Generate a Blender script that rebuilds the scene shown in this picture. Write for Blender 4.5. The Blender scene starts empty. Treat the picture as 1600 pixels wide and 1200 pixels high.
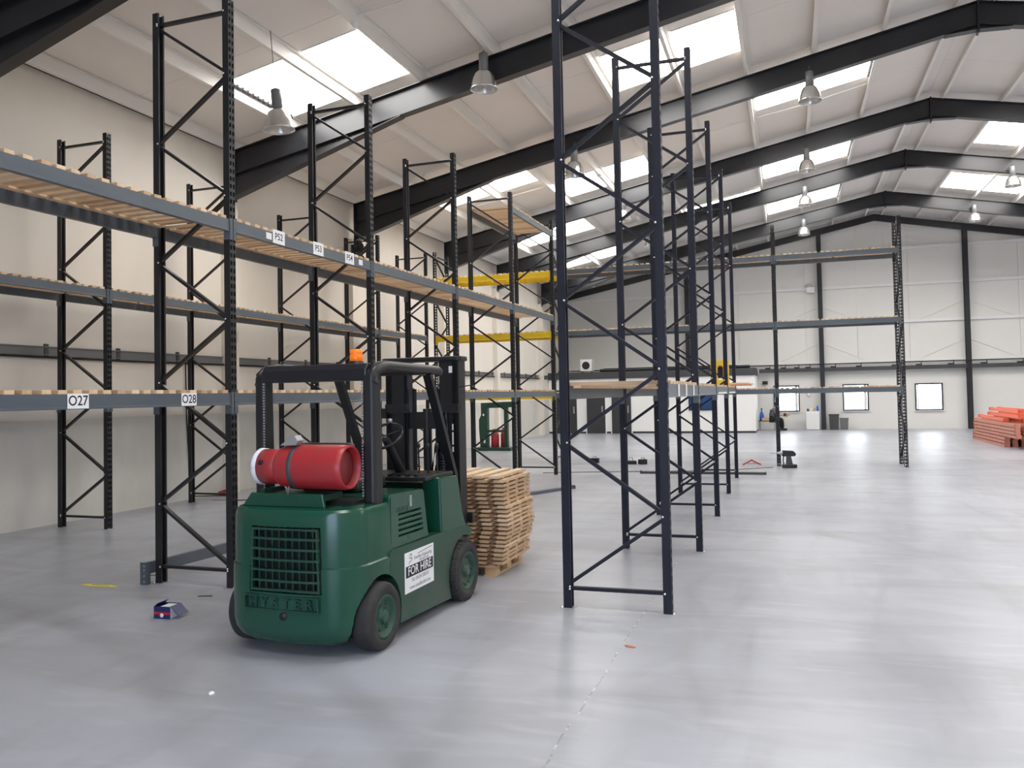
import bpy, bmesh, math, random
from mathutils import Vector, Matrix
random.seed(7)
PI = math.pi
scene = bpy.context.scene
col = scene.collection

# ------------------------------------------------------------------ camera
F_PX, YAW, PITCH, ROLL, CY = 1287.84, 0.3230, 0.0310, 0.0190, -22.5
cam_d = bpy.data.cameras.new('camera'); cam = bpy.data.objects.new('camera', cam_d); col.objects.link(cam)
cam_d.sensor_width = 36; cam_d.lens = 36*F_PX/1600; cam_d.shift_y = CY/1600
cam_d.clip_start = .05; cam_d.clip_end = 200
fw = Vector((-math.cos(PITCH)*math.sin(YAW), math.cos(PITCH)*math.cos(YAW), math.sin(PITCH)))
rt = Vector((math.cos(YAW), math.sin(YAW), 0))
up = Vector((math.sin(PITCH)*math.sin(YAW), -math.sin(PITCH)*math.cos(YAW), math.cos(PITCH)))
cR = math.cos(ROLL)*rt - math.sin(ROLL)*up
cU = math.sin(ROLL)*rt + math.cos(ROLL)*up
M = Matrix((cR, cU, -fw)).transposed().to_4x4(); M.translation = (0, 0, 1.87)
cam.matrix_world = M
scene.camera = cam
# ------------------------------------------------------------------ world, exposure
w = bpy.data.worlds.new('world'); scene.world = w; w.use_nodes = True
w.node_tree.nodes['Background'].inputs[0].default_value = (.62, .74, 1, 1)
w.node_tree.nodes['Background'].inputs[1].default_value = 6.5
scene.view_settings.view_transform = 'Standard'; scene.view_settings.look = 'None'
scene.view_settings.gamma = 1; scene.view_settings.use_curve_mapping = False
scene.view_settings.exposure = 0.0
SKY_STRENGTH = 14.5
WIN_STRENGTH = 6.0

# ------------------------------------------------------------------ materials
MATS = {}
def mat(name, base, rough=.5, metal=0., noise=None, bump=None, emit=None, spec=None, trans=None):
    """noise=(scale, second colour, contrast lo, hi, stretch xyz)"""
    m = bpy.data.materials.new(name); m.use_nodes = True
    nt = m.node_tree; b = nt.nodes['Principled BSDF']
    b.inputs['Base Color'].default_value = (*base, 1); b.inputs['Roughness'].default_value = rough
    b.inputs['Metallic'].default_value = metal
    if spec is not None: b.inputs['Specular IOR Level'].default_value = spec
    tc = nt.nodes.new('ShaderNodeTexCoord')
    if noise:
        sc, c2, lo, hi, st = noise
        mp = nt.nodes.new('ShaderNodeMapping'); mp.inputs['Scale'].default_value = st
        nt.links.new(tc.outputs['Object'], mp.inputs[0])
        n = nt.nodes.new('ShaderNodeTexNoise'); n.inputs['Scale'].default_value = sc; n.inputs['Detail'].default_value = 5
        n.inputs['Roughness'].default_value = .62
        nt.links.new(mp.outputs[0], n.inputs['Vector'])
        r = nt.nodes.new('ShaderNodeValToRGB'); r.color_ramp.elements[0].position = lo; r.color_ramp.elements[1].position = hi
        r.color_ramp.elements[0].color = (*base, 1); r.color_ramp.elements[1].color = (*c2, 1)
        nt.links.new(n.outputs['Fac'], r.inputs[0]); nt.links.new(r.outputs[0], b.inputs['Base Color'])
    if bump:
        n2 = nt.nodes.new('ShaderNodeTexNoise'); n2.inputs['Scale'].default_value = bump[0]; n2.inputs['Detail'].default_value = 3
        nt.links.new(tc.outputs['Object'], n2.inputs['Vector'])
        bp = nt.nodes.new('ShaderNodeBump'); bp.inputs['Strength'].default_value = bump[1]; bp.inputs['Distance'].default_value = .02
        nt.links.new(n2.outputs['Fac'], bp.inputs['Height']); nt.links.new(bp.outputs[0], b.inputs['Normal'])
    if emit:
        b.inputs['Emission Color'].default_value = (*emit[0], 1); b.inputs['Emission Strength'].default_value = emit[1]
    MATS[name] = m
    return m
mat('frame', (.012, .0125, .015), .42, spec=.4, noise=(9, (.02, .0205, .023), .45, .75, (1, 1, .3)))
mat('frame_navy', (.011, .012, .021), .48, spec=.25, noise=(9, (.018, .018, .028), .45, .75, (1, 1, .3)))
mat('beam', (.085, .105, .125), .38, noise=(3, (.115, .13, .145), .4, .8, (1, .4, 1)))
mat('yellow', (.74, .50, .015), .4, noise=(5, (.62, .41, .02), .5, .8, (1, 1, 1)))
mat('wood', (.77, .555, .355), .62, noise=(7, (.66, .455, .27), .42, .72, (.25, 4, 4)))
mat('wood2', (.85, .67, .46), .62, noise=(7, (.75, .55, .35), .42, .72, (.25, 4, 4)))
mat('wood3', (.62, .42, .25), .62, noise=(7, (.50, .325, .185), .42, .72, (.25, 4, 4)))
mat('bolt', (.75, .75, .76), .25, .9)
mat('wall_left', (.80, .745, .665), .75, noise=(.5, (.74, .69, .615), .4, .75, (1, 1.6, .5)), bump=(40, .04))  # off-white paint with the warm cast of the light put into the colour
mat('dado', (.68, .66, .605), .7, noise=(.8, (.58, .57, .53), .4, .75, (1, 1.6, .8)), bump=(30, .05))
mat('wall_gable', (.79, .78, .75), .7, noise=(.4, (.75, .74, .71), .4, .8, (1, 1, 1)))
mat('ceil', (.81, .77, .73), .8, noise=(.35, (.77, .73, .69), .4, .8, (1, 1, 1)))
mat('purlin', (.80, .775, .735), .6)
mat('rafter', (.016, .017, .021), .33, noise=(2, (.021, .022, .026), .4, .8, (1, 1, 1)))
mat('steel_dark', (.055, .058, .062), .45)
mat('steel_grey', (.20, .205, .21), .45, .3)
mat('white', (.82, .82, .82), .45)
mat('paper', (.86, .86, .88), .6)
mat('ink', (.012, .012, .016), .6)
mat('ink_grey', (.16, .16, .18), .6)
mat('green', (.008, .070, .040), .22, noise=(3.2, (.018, .058, .042), .52, .80, (1, 1, 1)), bump=(60, .015))
mat('green_dirty', (.011, .060, .037), .38, noise=(2.2, (.075, .070, .055), .50, .82, (1, 1, 1)))
mat('green_dark', (.008, .045, .027), .45)
mat('green_letter', (.006, .040, .030), .5)
mat('black', (.012, .012, .014), .42)
mat('black_gloss', (.012, .013, .018), .22)
mat('black_matte', (.010, .010, .011), .8)
mat('rubber', (.022, .021, .021), .7, noise=(8, (.050, .046, .042), .45, .8, (1, 1, 1)))
mat('gasred', (.40, .025, .030), .38, noise=(5, (.30, .055, .06), .48, .78, (1, 1, 1)), bump=(9, .15))
mat('gasred_shaded', (.20, .018, .02), .5, noise=(7, (.10, .02, .02), .45, .7, (1, 1, 1)))  # bottle red with the shade of its end recess put into the colour
mat('white_chip', (.80, .80, .86), .5, noise=(18, (.60, .58, .60), .5, .7, (1, 1, 1)))
mat('amber', (.95, .20, .01), .15, emit=((1, .22, .01), .25))
mat('alu', (.72, .71, .69), .24, .85, noise=(3, (.62, .61, .59), .4, .7, (1, 1, 1)))
mat('lamp_glass', (.70, .71, .70), .12, .0)
mat('galv', (.42, .43, .44), .4, .6)
mat('bin', (.05, .052, .055), .5); mat('bin_grey', (.14, .145, .15), .5)
mat('door_grey', (.035, .037, .042), .45)
mat('cabin', (.86, .86, .845), .5)
mat('orange', (.83, .145, .055), .42, noise=(3, (.62, .16, .085), .45, .75, (1, 1, 1)))
mat('orange_pale', (.60, .24, .17), .5, noise=(3, (.48, .18, .12), .45, .75, (1, 1, 1)))
mat('blue', (.02, .13, .55), .4); mat('blue_box', (.012, .02, .11), .4); mat('red', (.45, .02, .02), .4)
mat('skin', (.48, .27, .19), .5); mat('shirt', (.14, .14, .155), .8); mat('hair', (.03, .02, .015), .7)
mat('card', (.55, .38, .22), .8); mat('blue_glass', (.03, .07, .18), .08)
mat('tape', (.95, .80, .06), .5); mat('frame_window', (.02, .02, .04), .4)
def emis(name, c, s):
    m = bpy.data.materials.new(name); m.use_nodes = True; nt = m.node_tree
    for n in list(nt.nodes): nt.nodes.remove(n)
    o = nt.nodes.new('ShaderNodeOutputMaterial'); e = nt.nodes.new('ShaderNodeEmission')
    e.inputs[0].default_value = (*c, 1); e.inputs[1].default_value = s
    nt.links.new(e.outputs[0], o.inputs[0]); MATS[name] = m
emis('skylight', (1.0, .975, .94), SKY_STRENGTH)
emis('windowlight', (.86, .93, 1.0), WIN_STRENGTH)

def floor_material():
    m = bpy.data.materials.new('floor_paint'); m.use_nodes = True; nt = m.node_tree; b = nt.nodes['Principled BSDF']
    L = nt.links.new; N = nt.nodes.new
    tc = N('ShaderNodeTexCoord')
    def noise(scale, st, detail=5, rough=.6, dist=0):
        mp = N('ShaderNodeMapping'); mp.inputs['Scale'].default_value = st; L(tc.outputs['Object'], mp.inputs[0])
        n = N('ShaderNodeTexNoise'); n.inputs['Scale'].default_value = scale; n.inputs['Detail'].default_value = detail
        n.inputs['Roughness'].default_value = rough; n.inputs['Distortion'].default_value = dist
        L(mp.outputs[0], n.inputs['Vector']); return n.outputs['Fac']
    def ramp(f, lo, hi, c0=0., c1=1.):
        r = N('ShaderNodeMapRange'); r.inputs[1].default_value = lo; r.inputs[2].default_value = hi
        r.inputs[3].default_value = c0; r.inputs[4].default_value = c1; L(f, r.inputs[0]); return r.outputs[0]
    def mix(f, a, bb):
        x = N('ShaderNodeMix'); x.data_type = 'RGBA'
        if hasattr(f, 'links'): L(f, x.inputs[0])
        else: x.inputs[0].default_value = f
        for k, s in ((6, a), (7, bb)):
            if isinstance(s, tuple): x.inputs[k].default_value = (*s, 1)
            else: L(s, x.inputs[k])
        return x.outputs[2]
    base = mix(ramp(noise(.35, (1, 1, 1)), .35, .7), (.375, .395, .445), (.455, .472, .52))
    base = mix(ramp(noise(.9, (.5, 1.5, 1), 3, .5, .8), .45, .82, 0, .85), base, (.26, .265, .28))       # swept scuffs
    base = mix(ramp(noise(1.4, (1.5, .35, 1), 3, .5, 1.0), .48, .85, 0, .6), base, (.25, .252, .265))    # drag streaks
    base = mix(ramp(noise(5, (.35, 1.3, 1), 2, .5), .55, .9, 0, .5), base, (.58, .59, .62))
    # curved tyre marks: centre x, y, radius, width, strength
    brk = ramp(noise(.7, (1, 1, 1), 3), .40, .62)
    for tx, ty, tr, tw, ts in ((7.5, 1.5, 5.6, .10, .34), (7.5, 1.6, 6.5, .09, .28), (4.6, 14.5, 5.2, .12, .26), (-9, -2.5, 8.6, .14, .42), (-9, -2.7, 9.7, .12, .30), (3.4, 20.0, 7.5, .13, .22)):
        dv = N('ShaderNodeVectorMath'); dv.operation = 'DISTANCE'; L(tc.outputs['Object'], dv.inputs[0]); dv.inputs[1].default_value = (tx, ty, 0)
        sb = N('ShaderNodeMath'); sb.operation = 'SUBTRACT'; L(dv.outputs['Value'], sb.inputs[0]); sb.inputs[1].default_value = tr
        aa = N('ShaderNodeMath'); aa.operation = 'ABSOLUTE'; L(sb.outputs[0], aa.inputs[0])
        mm = N('ShaderNodeMath'); mm.operation = 'MULTIPLY'; L(ramp(aa.outputs[0], tw*.4, tw*1.4, ts, 0), mm.inputs[0]); L(brk, mm.inputs[1])
        base = mix(mm.outputs[0], base, (.17, .17, .18))
    # expansion joint at x = -1.22
    sx = N('ShaderNodeSeparateXYZ'); L(tc.outputs['Object'], sx.inputs[0])
    wob = N('ShaderNodeMath'); wob.operation = 'MULTIPLY_ADD'; L(noise(3.0, (1, 1, 1), 4), wob.inputs[0]); wob.inputs[1].default_value = .05; wob.inputs[2].default_value = 1.195
    ad = N('ShaderNodeMath'); ad.operation = 'ADD'; L(sx.outputs[0], ad.inputs[0]); L(wob.outputs[0], ad.inputs[1])
    ab = N('ShaderNodeMath'); ab.operation = 'ABSOLUTE'; L(ad.outputs[0], ab.inputs[0])
    line = ramp(ab.outputs[0], .003, .008, 1, 0)
    gate = ramp(noise(4.2, (0, 1, 0), 3), .40, .55, 0, .75)
    mu = N('ShaderNodeMath'); mu.operation = 'MULTIPLY'; L(line, mu.inputs[0]); L(gate, mu.inputs[1])
    chip = mix(ramp(noise(9, (0, 1, 0), 2), .5, .6), (.20, .20, .21), (.80, .80, .80))
    base = mix(mu.outputs[0], base, chip)
    L(base, b.inputs['Base Color'])
    b.inputs['Roughness'].default_value = .33
    bp = N('ShaderNodeBump'); bp.inputs['Strength'].default_value = .06; bp.inputs['Distance'].default_value = .02
    L(noise(6, (1, 1, 1), 4), bp.inputs['Height']); L(bp.outputs[0], b.inputs['Normal'])
    MATS['floor'] = m
floor_material()

# ------------------------------------------------------------------ mesh helpers
class MB:
    def __init__(s): s.v = []; s.f = []; s.sm = []
    def add(s, vs, fs, smooth=False):
        o = len(s.v); s.v += [tuple(v) for v in vs]; s.f += [tuple(i+o for i in f) for f in fs]; s.sm += [smooth]*len(fs); return s
    def box(s, x0, x1, y0, y1, z0, z1):
        return s.add([(x, y, z) for x in (x0, x1) for y in (y0, y1) for z in (z0, z1)],
              [(0, 1, 3, 2), (4, 6, 7, 5), (0, 4, 5, 1), (2, 3, 7, 6), (0, 2, 6, 4), (1, 5, 7, 3)])
    def bar(s, p, q, a, b, upv=(0, 0, 1)):
        p = Vector(p); q = Vector(q); d = (q-p).normalized(); u = Vector(upv)
        if abs(d.dot(u)) > .99: u = Vector((1, 0, 0))
        x = d.cross(u).normalized(); y = x.cross(d)
        vs = [c + x*(i*a/2) + y*(j*b/2) for c in (p, q) for (i, j) in ((-1, -1), (1, -1), (1, 1), (-1, 1))]
        return s.add(vs, [(3, 2, 1, 0), (4, 5, 6, 7)] + [(i, (i+1) % 4, 4+(i+1) % 4, 4+i) for i in range(4)])
    def tube(s, pts, r, n=10, cap=True):
        pts = [Vector(p) for p in pts]; rings = []
        for i, p in enumerate(pts):
            d = (pts[min(i+1, len(pts)-1)] - pts[max(i-1, 0)]).normalized()
            u = Vector((0, 0, 1)) if abs(d.z) < .9 else Vector((1, 0, 0))
            x = d.cross(u).normalized(); y = x.cross(d)
            rr = r[i] if isinstance(r, (list, tuple)) else r
            rings.append([p + (x*math.cos(2*PI*k/n) + y*math.sin(2*PI*k/n))*rr for k in range(n)])
        vs = [v for g in rings for v in g]
        fs = [(i*n+k, i*n+(k+1) % n, (i+1)*n+(k+1) % n, (i+1)*n+k) for i in range(len(rings)-1) for k in range(n)]
        s.add(vs, fs, True)
        if cap: s.add(rings[0], [tuple(range(n))[::-1]]); s.add(rings[-1], [tuple(range(n))])
        return s
    def lathe(s, prof, axis='z', c=(0, 0, 0), n=24, smooth=True):
        """prof: (radius, height) list"""
        def P(r, h, a):
            x, y = r*math.cos(a), r*math.sin(a)
            return {'z': (c[0]+x, c[1]+y, c[2]+h), 'x': (c[0]+h, c[1]+x, c[2]+y), 'y': (c[0]+x, c[1]+h, c[2]+y)}[axis]
        vs = [P(r, h, 2*PI*k/n) for r, h in prof for k in range(n)]
        fs = [(i*n+k, i*n+(k+1) % n, (i+1)*n+(k+1) % n, (i+1)*n+k) for i in range(len(prof)-1) for k in range(n)]
        return s.add(vs, fs, smooth)
    def prism(s, poly, d0, d1, axis='y'):
        """poly of (a,b); axis y -> (x,z) extruded along y; x -> (y,z); z -> (x,y)"""
        def P(a, b, d): return {'y': (a, d, b), 'x': (d, a, b), 'z': (a, b, d)}[axis]
        n = len(poly)
        return s.add([P(a, b, d) for d in (d0, d1) for a, b in poly],
              [tuple(range(n)), tuple(range(n, 2*n))[::-1]] + [(i, (i+1) % n, n+(i+1) % n, n+i) for i in range(n)])
    def mesh(s, name, m):
        me = bpy.data.meshes.new(name); me.from_pydata(s.v, [], s.f)
        me.polygons.foreach_set('use_smooth', s.sm)
        bm = bmesh.new(); bm.from_mesh(me); bmesh.ops.recalc_face_normals(bm, faces=bm.faces); bm.to_mesh(me); bm.free()
        me.materials.append(MATS[m] if isinstance(m, str) else m); return me
    def build(s, name, m, parent=None, loc=(0, 0, 0), rot=(0, 0, 0)):
        return put(name, s.mesh(name, m), parent, loc, rot)
def put(name, me, parent=None, loc=(0, 0, 0), rot=(0, 0, 0)):
    o = bpy.data.objects.new(name, me); col.objects.link(o); o.location = loc; o.rotation_euler = rot
    if parent is not None: o.parent = parent
    return o
def bevel(o, wd=.01, seg=2):
    md = o.modifiers.new('bevel', 'BEVEL'); md.width = wd; md.segments = seg; md.limit_method = 'ANGLE'; md.angle_limit = math.radians(40)
    return o
def thing(name, label, cat, loc=(0, 0, 0), rz=0, group=None):
    o = bpy.data.objects.new(name, None); col.objects.link(o); o.location = loc; o.rotation_euler = (0, 0, rz)
    o.empty_display_size = .1
    return tag(o, label, cat, group)
def tag(o, label, cat, group=None):
    o['label'] = label; o['category'] = cat
    if group: o['group'] = group
    return o
def struct(o): o['kind'] = 'structure'; return o
def boolean(o, cutter):
    cutter.parent = o.parent
    md = o.modifiers.new('cut', 'BOOLEAN'); md.object = cutter; md.operation = 'DIFFERENCE'; md.solver = 'EXACT'
    bpy.context.view_layer.update()
    dg = bpy.context.evaluated_depsgraph_get()
    me = bpy.data.meshes.new_from_object(o.evaluated_get(dg))
    o.modifiers.clear(); o.data = me; bpy.data.objects.remove(cutter)
    return o
def text(name, body, size, m, parent, loc, rot, ext=.0015, align='CENTER', sx=1.0, bold=0.0):
    cu = bpy.data.curves.new('t', 'FONT'); cu.body = body; cu.size = size; cu.extrude = ext; cu.align_x = align; cu.align_y = 'CENTER'
    cu.offset = bold; cu.resolution_u = 3
    t = bpy.data.objects.new('t', cu); col.objects.link(t); bpy.context.view_layer.update()
    me = bpy.data.meshes.new_from_object(t.evaluated_get(bpy.context.evaluated_depsgraph_get()))
    bpy.data.objects.remove(t); me.materials.clear(); me.materials.append(MATS[m])
    for v in me.vertices: v.co.x *= sx
    return put(name, me, parent, loc, rot)
NUM = ['first', 'second', 'third', 'fourth', 'fifth', 'sixth', 'seventh', 'eighth', 'ninth', 'tenth', 'eleventh', 'twelfth', 'thirteenth', 'fourteenth', 'fifteenth', 'sixteenth', 'seventeenth', 'eighteenth', 'nineteenth', 'twentieth', 'lowest', 'lowest']
ORD = ['first', 'second', 'third', 'fourth', 'fifth', 'sixth', 'seventh']

# ================================================================== building shell
XL, XA, ZA, SL = -10.9, 3.95, 9.88, .1986          # left wall, ridge x, rafter-top height at ridge, slope
XR = 2*XA - XL
YF, YB = -5.0, 41.3
ROOF = .22
def ztop(x): return ZA - SL*abs(x-XA)               # top of the rafters
RAF = {'z': -3.3, 'y': 2.4, 'a': 8.1, 'b': 14.15, 'c': 19.2, 'd': 25.2, 'e': 30.4, 'f': 36.5}

fl = struct(MB().box(XL-.3, XR+.3, YF-14, YB+.3, -.2, 0).build('floor', 'floor'))

# --- left wall with painted piers, rail and lower render
wl = struct(MB().box(XL-.25, XL, YF, YB, 0, ztop(XL)+ROOF+.05).build('wall_left', 'wall_left'))
for i, y in enumerate(RAF.values()):
    MB().box(XL, XL+.185, y-.16, y+.16, 0, 6.05).build('pier', 'wall_left', wl)
MB().box(XL, XL+.012, YF, YB, 0, 1.62).build('dado', 'dado', wl)
railb = MB().prism([(XL, 2.62), (XL+.05, 2.62), (XL+.05, 2.635), (XL+.015, 2.635), (XL+.015, 2.745), (XL+.05, 2.745), (XL+.05, 2.76), (XL, 2.76)], YF+.1, YB-3.4)
railb.build('wall_rail', 'steel_grey', wl)
mb = MB().box(0, .03, -.035, .035, -.11, .11); bk = mb.mesh('rail_bracket', 'steel_dark')
y = 4.0
while y < 37:
    put('rail_bracket', bk, wl, (XL+.001, y, 2.69)); y += 1.45
MB().tube([(XL+.06, YF+.2, 2.60), (XL+.06, 8, 2.60), (XL+.06, 11.5, 2.585), (XL+.06, 15, 2.60), (XL+.06, 37.5, 2.60)], .018, 8).build('rail_cable', 'black_matte', wl)
MB().box(XL, XL+.02, YF, YB, 7.05, 7.075).build('eaves_gap', 'black_matte', wl)
MB().tube([(XL+.03, 12.9, 2.6), (XL+.03, 12.92, 1.6), (XL+.03, 13.0, .5), (XL+.06, 13.1, .05), (XL+.5, 13.6, .015)], .012, 6).build('power_cable', 'black_matte', wl)
# --- right and rear walls (outside the frame)
struct(MB().box(XR, XR+.25, YF, YB, 0, ztop(XR)+ROOF+.05).build('wall_right', 'wall_gable'))
gp = [(XL, 0), (XR, 0), (XR, ztop(XR)+ROOF), (XA, ZA+ROOF), (XL, ztop(XL)+ROOF)]
wf = struct(MB().prism(gp, YF-.25, YF).build('wall_front', 'wall_gable'))
boolean(wf, MB().box(-3.6, 2.4, YF-.5, YF+.3, -.1, 4.6).build('cut', 'wall_gable'))
dr = struct(MB().box(-3.75, -3.6, YF, YF+.12, 0, 4.7).box(2.4, 2.55, YF, YF+.12, 0, 4.7).build('door_4', 'steel_grey'))
MB().lathe([(0, -3.75), (.28, -3.75), (.28, 2.55), (0, 2.55)], 'x', (0, YF+.32, 4.95), 20).build('shutter_roll', 'galv', dr)
# --- gable wall with window openings, panels, girts and columns
wb = struct(MB().prism(gp, YB, YB+.25).build('wall_back', 'wall_gable'))
WINS = [(-.68, .49, .83, 2.08), (2.39, 3.5, .85, 2.08), (5.44, 6.58, .83, 2.06), (10.6, 11.75, .83, 2.06)]
mb = MB()
for x0, x1, z0, z1 in WINS: mb.box(x0, x1, YB-.1, YB+.4, z0, z1)
boolean(wb, mb.build('cut', 'wall_gable'))
xs = [XL, -7.6, -4.6, -2.2, .85, 3.1, 5.3, 7.6, 9.7, 12, 14.4, 16.6, XR]
zs = [2.95, 4.91, 6.6, 8.25]
for i in range(len(xs)-1):
    a, b = xs[i]+.006, xs[i+1]-.006
    for k, z0 in enumerate(zs):
        z1 = zs[k+1] if k+1 < len(zs) else 12
        tops = [(x, min(z1, ztop(x)+ROOF-.02)) for x in ([a, XA, b] if a < XA < b else [a, b])]
        if min(t for _, t in tops) <= z0+.1: continue
        poly = [(a, z0), (b, z0)] + tops[::-1]
        MB().prism(poly, YB-.03, YB-.001).build('wall_panel', 'wall_gable', wb)
for z in (3.13, 4.91, 6.6, 8.25):
    h0 = max(XL, XA-(ZA+ROOF-z)/SL)+.05
    MB().box(h0, 2*XA-h0, YB-.13, YB-.031, z-.06, z+.06).build('girt', 'white', wb)
for x in (-4.62, 1.52, 7.62, 13.7):
    zt = ztop(x)-.1
    mb = MB().box(x-.1, x+.1, YB-.34, YB-.325, 0, zt).box(x-.1, x+.1, YB-.145, YB-.13, 0, zt).box(x-.008, x+.008, YB-.33, YB-.135, 0, zt)
    mb.build('gable_column', 'rafter', wb)
for s in (1, -1):
    for k, x in enumerate((1.52, 7.62)):
        MB().tube([(x, YB-.05, 4.05), (x+s*1.9, YB-.05, 3.18)], .012, 6).build('sag_rod', 'purlin', wb)
        MB().tube([(x, YB-.05, 5.75), (x+s*1.9, YB-.05, 4.95)], .012, 6).build('sag_rod', 'purlin', wb)
MB().box(-1.3, XR-.1, YB-.33, YB-.13, 2.70, 2.88).build('crane_rail', 'steel_dark', wb)
MB().tube([(-10.5, YB-.36, 3.03), (XR-.2, YB-.36, 3.05)], .022, 8).build('pipe', 'black', wb)
for k, x in enumerate([-.9, -.2, .4, .9, 2.0, 3.1, 4.6, 5.6, 6.9, 8.2, 9.6, 11]):
    MB().box(x-.12, x+.12, YB-.36, YB-.2, 2.88, 2.93).box(x+.08, x+.11, YB-.38, YB-.34, 2.9, 3.06).build('pipe_clip', 'black', wb)
mb = MB()
for xa, xb in ((XL, XA), (XA, XR)):
    za, zb = ztop(xa), ztop(xb)
    mb.prism([(xa, za), (xb, zb), (xb, zb-.3), (xa, za-.3)], YB-.25, YB-.15)
mb.build('gable_rafter', 'rafter', wb)
for n, (x0, x1, z0, z1) in enumerate(WINS):
    mb = MB(); t = .06
    mb.box(x0, x1, YB-.04, YB+.06, z0, z0+t).box(x0, x1, YB-.04, YB+.06, z1-t, z1).box(x0, x0+t, YB-.04, YB+.06, z0+t, z1-t).box(x1-t, x1, YB-.04, YB+.06, z0+t, z1-t)
    f = struct(mb.build('window_%d' % (n+1), 'frame_window'))
    MB().box(x0+t, x1-t, YB+.02, YB+.03, z0+t, z1-t).build('pane', 'windowlight', f)
    MB().box(x0+t+.02 if n == 2 else x1-t-.14, x0+t+.08 if n == 2 else x1-t-.02, YB-.01, YB+.01, z0+t, z1-t).build('blind_edge', 'white', f)
    MB().box(x0-.05, x1+.05, YB-.09, YB-.005, z0-.03, z0).build('window_sill', 'white', f)

# --- ceiling: outer sheet, liner panels one by one, purlins, rooflights
cp = [(XL-.3, ztop(XL-.3)+ROOF+.06), (XA, ZA+ROOF+.06), (XR+.3, ztop(XR+.3)+ROOF+.06), (XR+.3, ztop(XR+.3)+ROOF+.16), (XA, ZA+ROOF+.16), (XL-.3, ztop(XL-.3)+ROOF+.16)]
ceil = struct(MB().prism(cp, YF-.3, YB+.3).build('ceiling', 'ceil'))
PUR = [-10.65+1.425*k for k in range(11)]
edges = [XL] + PUR + [XA]
ycuts = [YF, -3.3, -.45, 2.4, 5.25, 8.1, 11.45, 14.15, 16.6, 19.2, 22.9, 25.2, 27.8, 30.4, 33.3, 36.5, 39.0, YB]
for i in range(len(edges)-1):
    x0, x1 = edges[i], edges[i+1]
    for sgn in (1, -1):
        yc = [YF] + [y for y in ycuts if y > (5 if sgn == 1 else 15)]
        for k in range(len(yc)-1):
            y0, y1 = yc[k]+.004, yc[k+1]-.004
            z0, z1 = ztop(x0)+ROOF, ztop(x1)+ROOF
            a, b = (x0+.003, x1-.003) if sgn == 1 else (2*XA-x0-.003, 2*XA-x1+.003)
            MB().prism([(a, z0), (b, z1), (b, z1+.05), (a, z0+.05)], y0, y1).build('ceiling_panel', 'ceil', ceil)
for x in PUR:
    for sgn in (1, -1):
        X = x if sgn == 1 else 2*XA-x
        z = ztop(x)
        # Z-section purlin
        mb = MB().box(X-.006, X+.006, YF+.05, YB-.05, z+.004, z+ROOF-.004).box(X, X+.07, YF+.05, YB-.05, z+ROOF-.012, z+ROOF-.002).box(X-.07, X, YF+.05, YB-.05, z+.002, z+.012)
        mb.build('purlin', 'purlin', ceil)
# rooflights: (first purlin index, bay start, bay end, slope)
SKY = [(1, 12.02, 14.0, 1, 'lo'), (5, 16.1, 18.1, 1, 'hi'), (1, 20.2, 22.4, 1, None), (3, 23.1, 24.95, 1, None), (7, 20.1, 22.3, 1, 'hi'),
       (1, 27.9, 29.7, 1, None), (7, 27.7, 29.65, 1, 'hi'), (5, 30.8, 32.0, 1, None), (1, 33.8, 35.4, 1, None), (7, 33.8, 35.8, 1, 'hi'),
       (7, 27.35, 29.65, -1, None), (7, 33.45, 35.75, -1, None), (7, 20.2, 22.4, -1, None), (3, 27.35, 29.6, -1, None), (3, 33.45, 35.7, -1, None), (3, 20.2, 22.4, -1, None),
       (7, 12.0, 14.0, -1, None), (3, 12.0, 14.0, -1, None), (7, 11.8, 13.9, 1, None), (5, 4.6, 6.8, 1, None), (7, 4.6, 6.8, -1, None), (3, 4.6, 6.8, -1, None),  # from this line on: unseen rooflights, added to light the foreground
       (6, -2.2, 0, 1, None), (6, -2.2, 0, -1, None), (2, -2.2, 0, -1, None)]
wn = len(WINS)
for i, y0, y1, sg, strip in SKY:
    for j in (0, 1):
        x0, x1 = PUR[i+j]+.10, PUR[i+j+1]-.10
        a, b = (x0, x1) if sg == 1 else (2*XA-x0, 2*XA-x1)
        z0, z1 = ztop(x0)+ROOF-.006, ztop(x1)+ROOF-.006
        wn += 1
        mb = MB(); t = .02
        mb.prism([(a, z0-.016), (b, z1-.016), (b, z1+.004), (a, z0+.004)], y0-t, y0).prism([(a, z0-.016), (b, z1-.016), (b, z1+.004), (a, z0+.004)], y1, y1+t)
        f = struct(mb.build('window_%d' % wn, 'white'))
        MB().prism([(a, z0-.012), (b, z1-.012), (b, z1+.003), (a, z0+.003)], y0, y1).build('rooflight_sheet', 'skylight', f)
        if (strip == 'lo' and j == 0) or (strip == 'hi' and j == 1):
            xe = x0-.05 if strip == 'lo' else x1+.05
            ze = ztop(xe)+ROOF-.03
            n = 26; mb = MB()
            for k in range(n):
                ya, yb = y0+(y1-y0)*k/n, y0+(y1-y0)*(k+1)/n
                o = .018 if k % 2 else -.018
                mb.bar((xe+o, ya, ze), (xe-o, yb, ze), .03, .05)
            mb.build('corrugated_filler', 'black_matte', f)
for x0, x1, y in ((-.6, 2.15, 22.75), (-8.7, -4.9, 22.9), (-6.4, -4.95, 11.6)):
    MB().tube([(x0, y, ztop(x0)+ROOF-.05), ((x0+x1)/2, y+.03, ztop((x0+x1)/2)+ROOF-.09), (x1, y, ztop(x1)+ROOF-.05)], .014, 6).build('conduit', 'white', ceil)
for x, y in ((-6.37, 11.5), (-4.95, 22.95), (-4.95, 34.2), (-4.9, 29.0)):
    MB().lathe([(0, -.09), (.035, -.085), (.05, -.05), (.07, -.03), (.07, 0)], 'z', (x, y, ztop(x)+.002), 14).build('sensor', 'white', ceil)

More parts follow.
